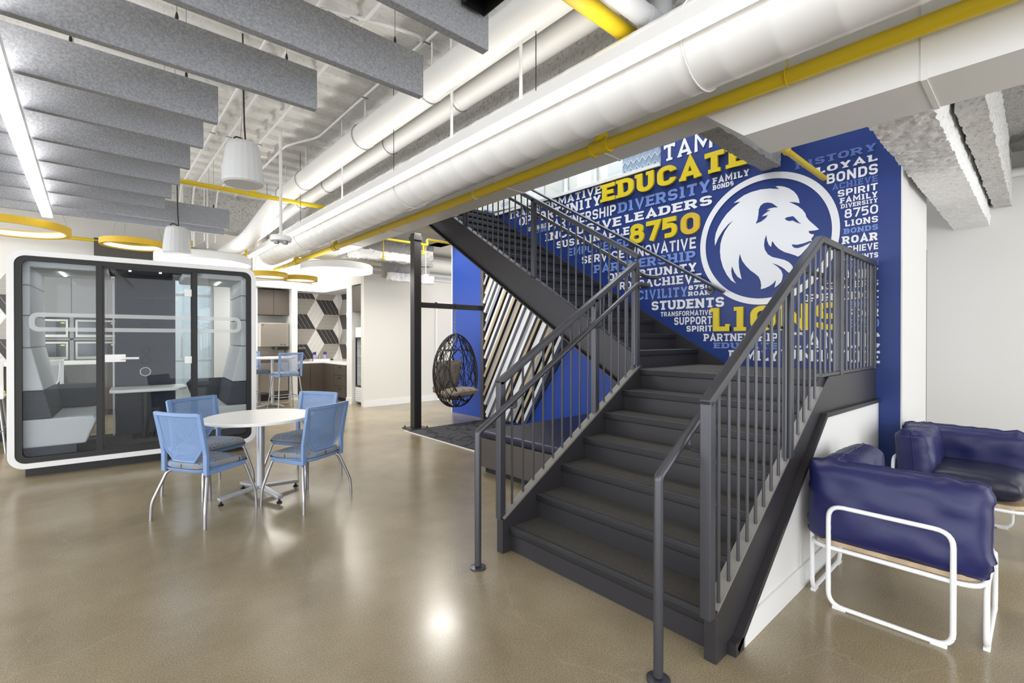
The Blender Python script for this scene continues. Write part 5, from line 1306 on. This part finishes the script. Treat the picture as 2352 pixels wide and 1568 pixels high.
# bar table and stools by the kitchen
bt = thing('bar_table', 'white round bar table by the ice machine', 'table', (3.0,11.2,0))
obj('table_top', MB().lathe([(.02,1.035),(.44,1.035),(.45,1.045),(.45,1.07),(.02,1.075)],(2.95,11.15,0),48), 'table_white', bt, smooth=True)
obj('column', MB().lathe([(.035,.02),(.035,1.03)],(2.95,11.15,0),24), 'grey_metal', bt, smooth=True)
for k in range(4):
    a = R(20)+k*PI/2; obj('foot', MB().bar((2.95,11.15,.06),(2.95+.38*math.cos(a),11.15+.38*math.sin(a),.03),.05,.03), 'grey_metal', bt, bevel=.005)
def stool(label, x, y, rz, back='stool_mesh', shell='chair_blue', cloth='seat_cloth', group='blue bar stools at the round bar table'):
    t = thing('bar_stool', label, 'stool', (x,y,0), rz, group)
    chair_parts(t, .76, False, back, shell, cloth)
    for sx_ in (1,-1):
        for sg in (1,-1):
            obj('leg', MB().tube(fillet([(sx_*.12,sg*.14,.70),(sx_*.17,sg*.20,.69),(sx_*.25,sg*.265,.0)],.04,5),.011,10), 'chrome', t, smooth=True, world=False)
    obj('foot_rest', MB().tube([(.222,.24,.28),(.222,-.24,.28)],.009,8).tube([(-.222,.24,.28),(-.222,-.24,.28)],.009,8).tube([(.222,.24,.28),(-.222,.24,.28)],.009,8).tube([(.222,-.24,.28),(-.222,-.24,.28)],.009,8), 'chrome', t, smooth=True, world=False)
    return t
stool('blue mesh back bar stool in front of the round bar table, back to the camera', 3.02,10.45,R(98))
stool('blue mesh back bar stool left of the bar table, nearer the booth edge', 2.72,11.55,R(-70))
# ================================================================== BEHIND THE BOOTH: microwaves, island, white stools
mw_ = thing('microwave_wall', 'tall grey laminate cabinet wall with microwave niches behind the booth', 'cabinet', (-.4,12.1,0))
cells = [(-.212,1.08),(-.918,1.08),(-.212,1.49),(-.918,1.49)]
x0, x1 = -.975,.465
fr_ = MB().box(x0,11.98,1.88,x1,12.6,2.64).box(x0,11.98,.0,x1,12.6,1.04).box(x0,11.98,1.04,-.94,12.6,1.88).box(.42,11.98,1.04,x1,12.6,1.88).box(-.29,11.98,1.04,-.235,12.6,1.88).box(x0,11.98,1.435,x1,12.6,1.475)
obj('carcass', fr_, 'grey_laminate', mw_); obj('niche_back', MB().box(x0,12.5,1.04,x1,12.6,1.88), 'black_plastic', mw_)
for a, b in ((-.97,-.265),(-.26,.455)):
    obj('door', MB().box(a+.003,11.962,1.89,b-.003,11.979,2.63), 'grey_laminate', mw_)
    obj('door', MB().box(a+.003,11.962,.12,b-.003,11.979,1.02), 'brown_laminate', mw_)
obj('plinth', MB().box(x0,11.975,0,x1,11.98,.11), 'black_frame', mw_)
nm = {(0,0):'lower right',(1,0):'lower left',(0,1):'upper right',(1,1):'upper left'}
def microwave(x, z, label):
    t = thing('microwave', label, 'microwave', (x+.30,12.1,z), 0, 'stainless microwaves in the grey cabinet wall'); w, h = .606, .33
    obj('body', MB().box(x+.0,12.02,z,x+w,12.45,z+h), 'stainless', t)
    obj('trim_frame', MB().box(x,11.99,z,x+w,12.02,z+.05).box(x,11.99,z+h-.035,x+w,12.02,z+h).box(x,11.99,z+.05,x+.03,12.02,z+h-.035).box(x+w-.03,11.99,z+.05,x+w,12.02,z+h-.035), 'stainless', t)
    obj('door_glass', MB().box(x+.03,12.0,z+.05,x+w-.165,12.02,z+h-.035), 'dark_glass', t)
    p_ = obj('control_panel', MB().box(x+w-.163,11.998,z+.05,x+w-.03,12.02,z+h-.035), 'black_plastic', t)
    obj('sticker', MB().box(x+w-.10,11.994,z+h-.075,x+w-.045,11.998,z+h-.055), 'soft_green', p_)
for i, (x, z) in enumerate(cells): microwave(x, z+.0, 'stainless built in microwave, %s of the four behind the booth' % ['lower right','lower left','upper right','upper left'][i])
il = thing('island_table', 'long white bar height island behind the booth', 'table', (-.9,9.7,0))
obj('table_top', MB().box(-2.6,9.4,1.08,.10,10.2,1.12), 'table_white', il, bevel=.005)
obj('base_panel', MB().box(-2.5,9.75,.12,-.05,10.1,1.078), 'brown_laminate', il)
obj('plinth', MB().box(-2.4,9.8,0,-.1,10.05,.118), 'black_frame', il)
tag(obj('counter_sign', MB().box(-.02,9.38,.62,.03,9.43,.78), 'soft_green'), 'small yellow block at the end of the white island', 'block')
stool('white mesh stool at the island, behind the left sofa of the booth', -.52,9.05,R(90),'white_mesh','powder_white','soft_green','white stools at the island')
stool('white mesh stool at the island, cut by the left edge of the photo', -1.08,9.05,R(90),'white_mesh','powder_white','soft_green','white stools at the island')
# ================================================================== LIGHT
w = bpy.data.worlds.new('world'); sc.world = w; w.use_nodes = True
bg = w.node_tree.nodes['Background']; bg.inputs[0].default_value = (.93,.96,1,1); bg.inputs[1].default_value = 3.0
def area(name, loc, size, power, rot=(0,0,0), c=(1,.96,.9)):
    l = bpy.data.lights.new(name,'AREA'); l.shape = 'RECTANGLE'; l.size, l.size_y = size; l.energy = power; l.color = c
    o = bpy.data.objects.new(name,l); C.objects.link(o); o.location = loc; o.rotation_euler = rot; return o
# glow of the disc pendants; upward fills are added to brighten the deck
for x, y, z in DISCS: area('disc_glow',(x,y,z-.004),(1.0,1.0),16)
area('strip_deck_fill',(2.095,2.8,2.98),(.08,13),19,(PI,0,0)); area('strip_deck_fill',(-.375,2.4,2.945),(.08,10.6),42,(PI,0,0)); area('strip_deck_fill',(-3.2,2.4,2.945),(.08,10.6),42,(PI,0,0))  # added above the strips to throw light up onto the deck
for x, y, z in DISCS: area('disc_top_fill',(x,y,z+.125),(1.0,1.0),3,(PI,0,0))  # upward fill added on top of the discs
# daylight and lamps of the upper level falling down the stair well
area('upper_daylight',(4.35,3.6,6.3),(1.3,5.0),180,c=(.94,.97,1))
area('upper_lamps',(6.3,5.5,6.2),(2,5),20)
# lamps in the back of the lounge, with added fills for nook and lounge chairs
area('nook_fill_back',(4.7,7.7,3.38),(.9,.5),11); area('nook_fill',(4.3,6.6,3.39),(.5,.3),26); area('upper_corridor_fill',(5.8,5,6.2),(.6,8),22)  # unseen fills added to brighten the nook and the upper corridor
for dx in (.37,1.91): area('booth_led',(-.645+dx,7.6,2.28),(.05,.5),14,c=(1,1,1))
area('kitchen_downlight',(3.9,11.3,3.6),(1.2,.8),30); area('corridor_downlight',(1.2,14,3.5),(1.5,3),90)
area('back_lamps',(-2.2,9.0,3.7),(3,4),80)
area('far_lamps',(6,8.6,3.3),(2,.5),8); area('lounge_fill',(5.6,-1.6,3.5),(2.5,1.5),20)  # the lounge fill is added, unseen, to brighten the armchair end
vs = sc.view_settings; vs.view_transform = 'Standard'; vs.look = 'None'; vs.gamma = 1; vs.exposure = .66; vs.use_curve_mapping = False
sc.cycles.max_bounces = 8; sc.cycles.diffuse_bounces = 4; sc.cycles.transparent_max_bounces = 16; sc.cycles.caustics_reflective = False; sc.cycles.caustics_refractive = False
sc.cycles.use_denoising = True
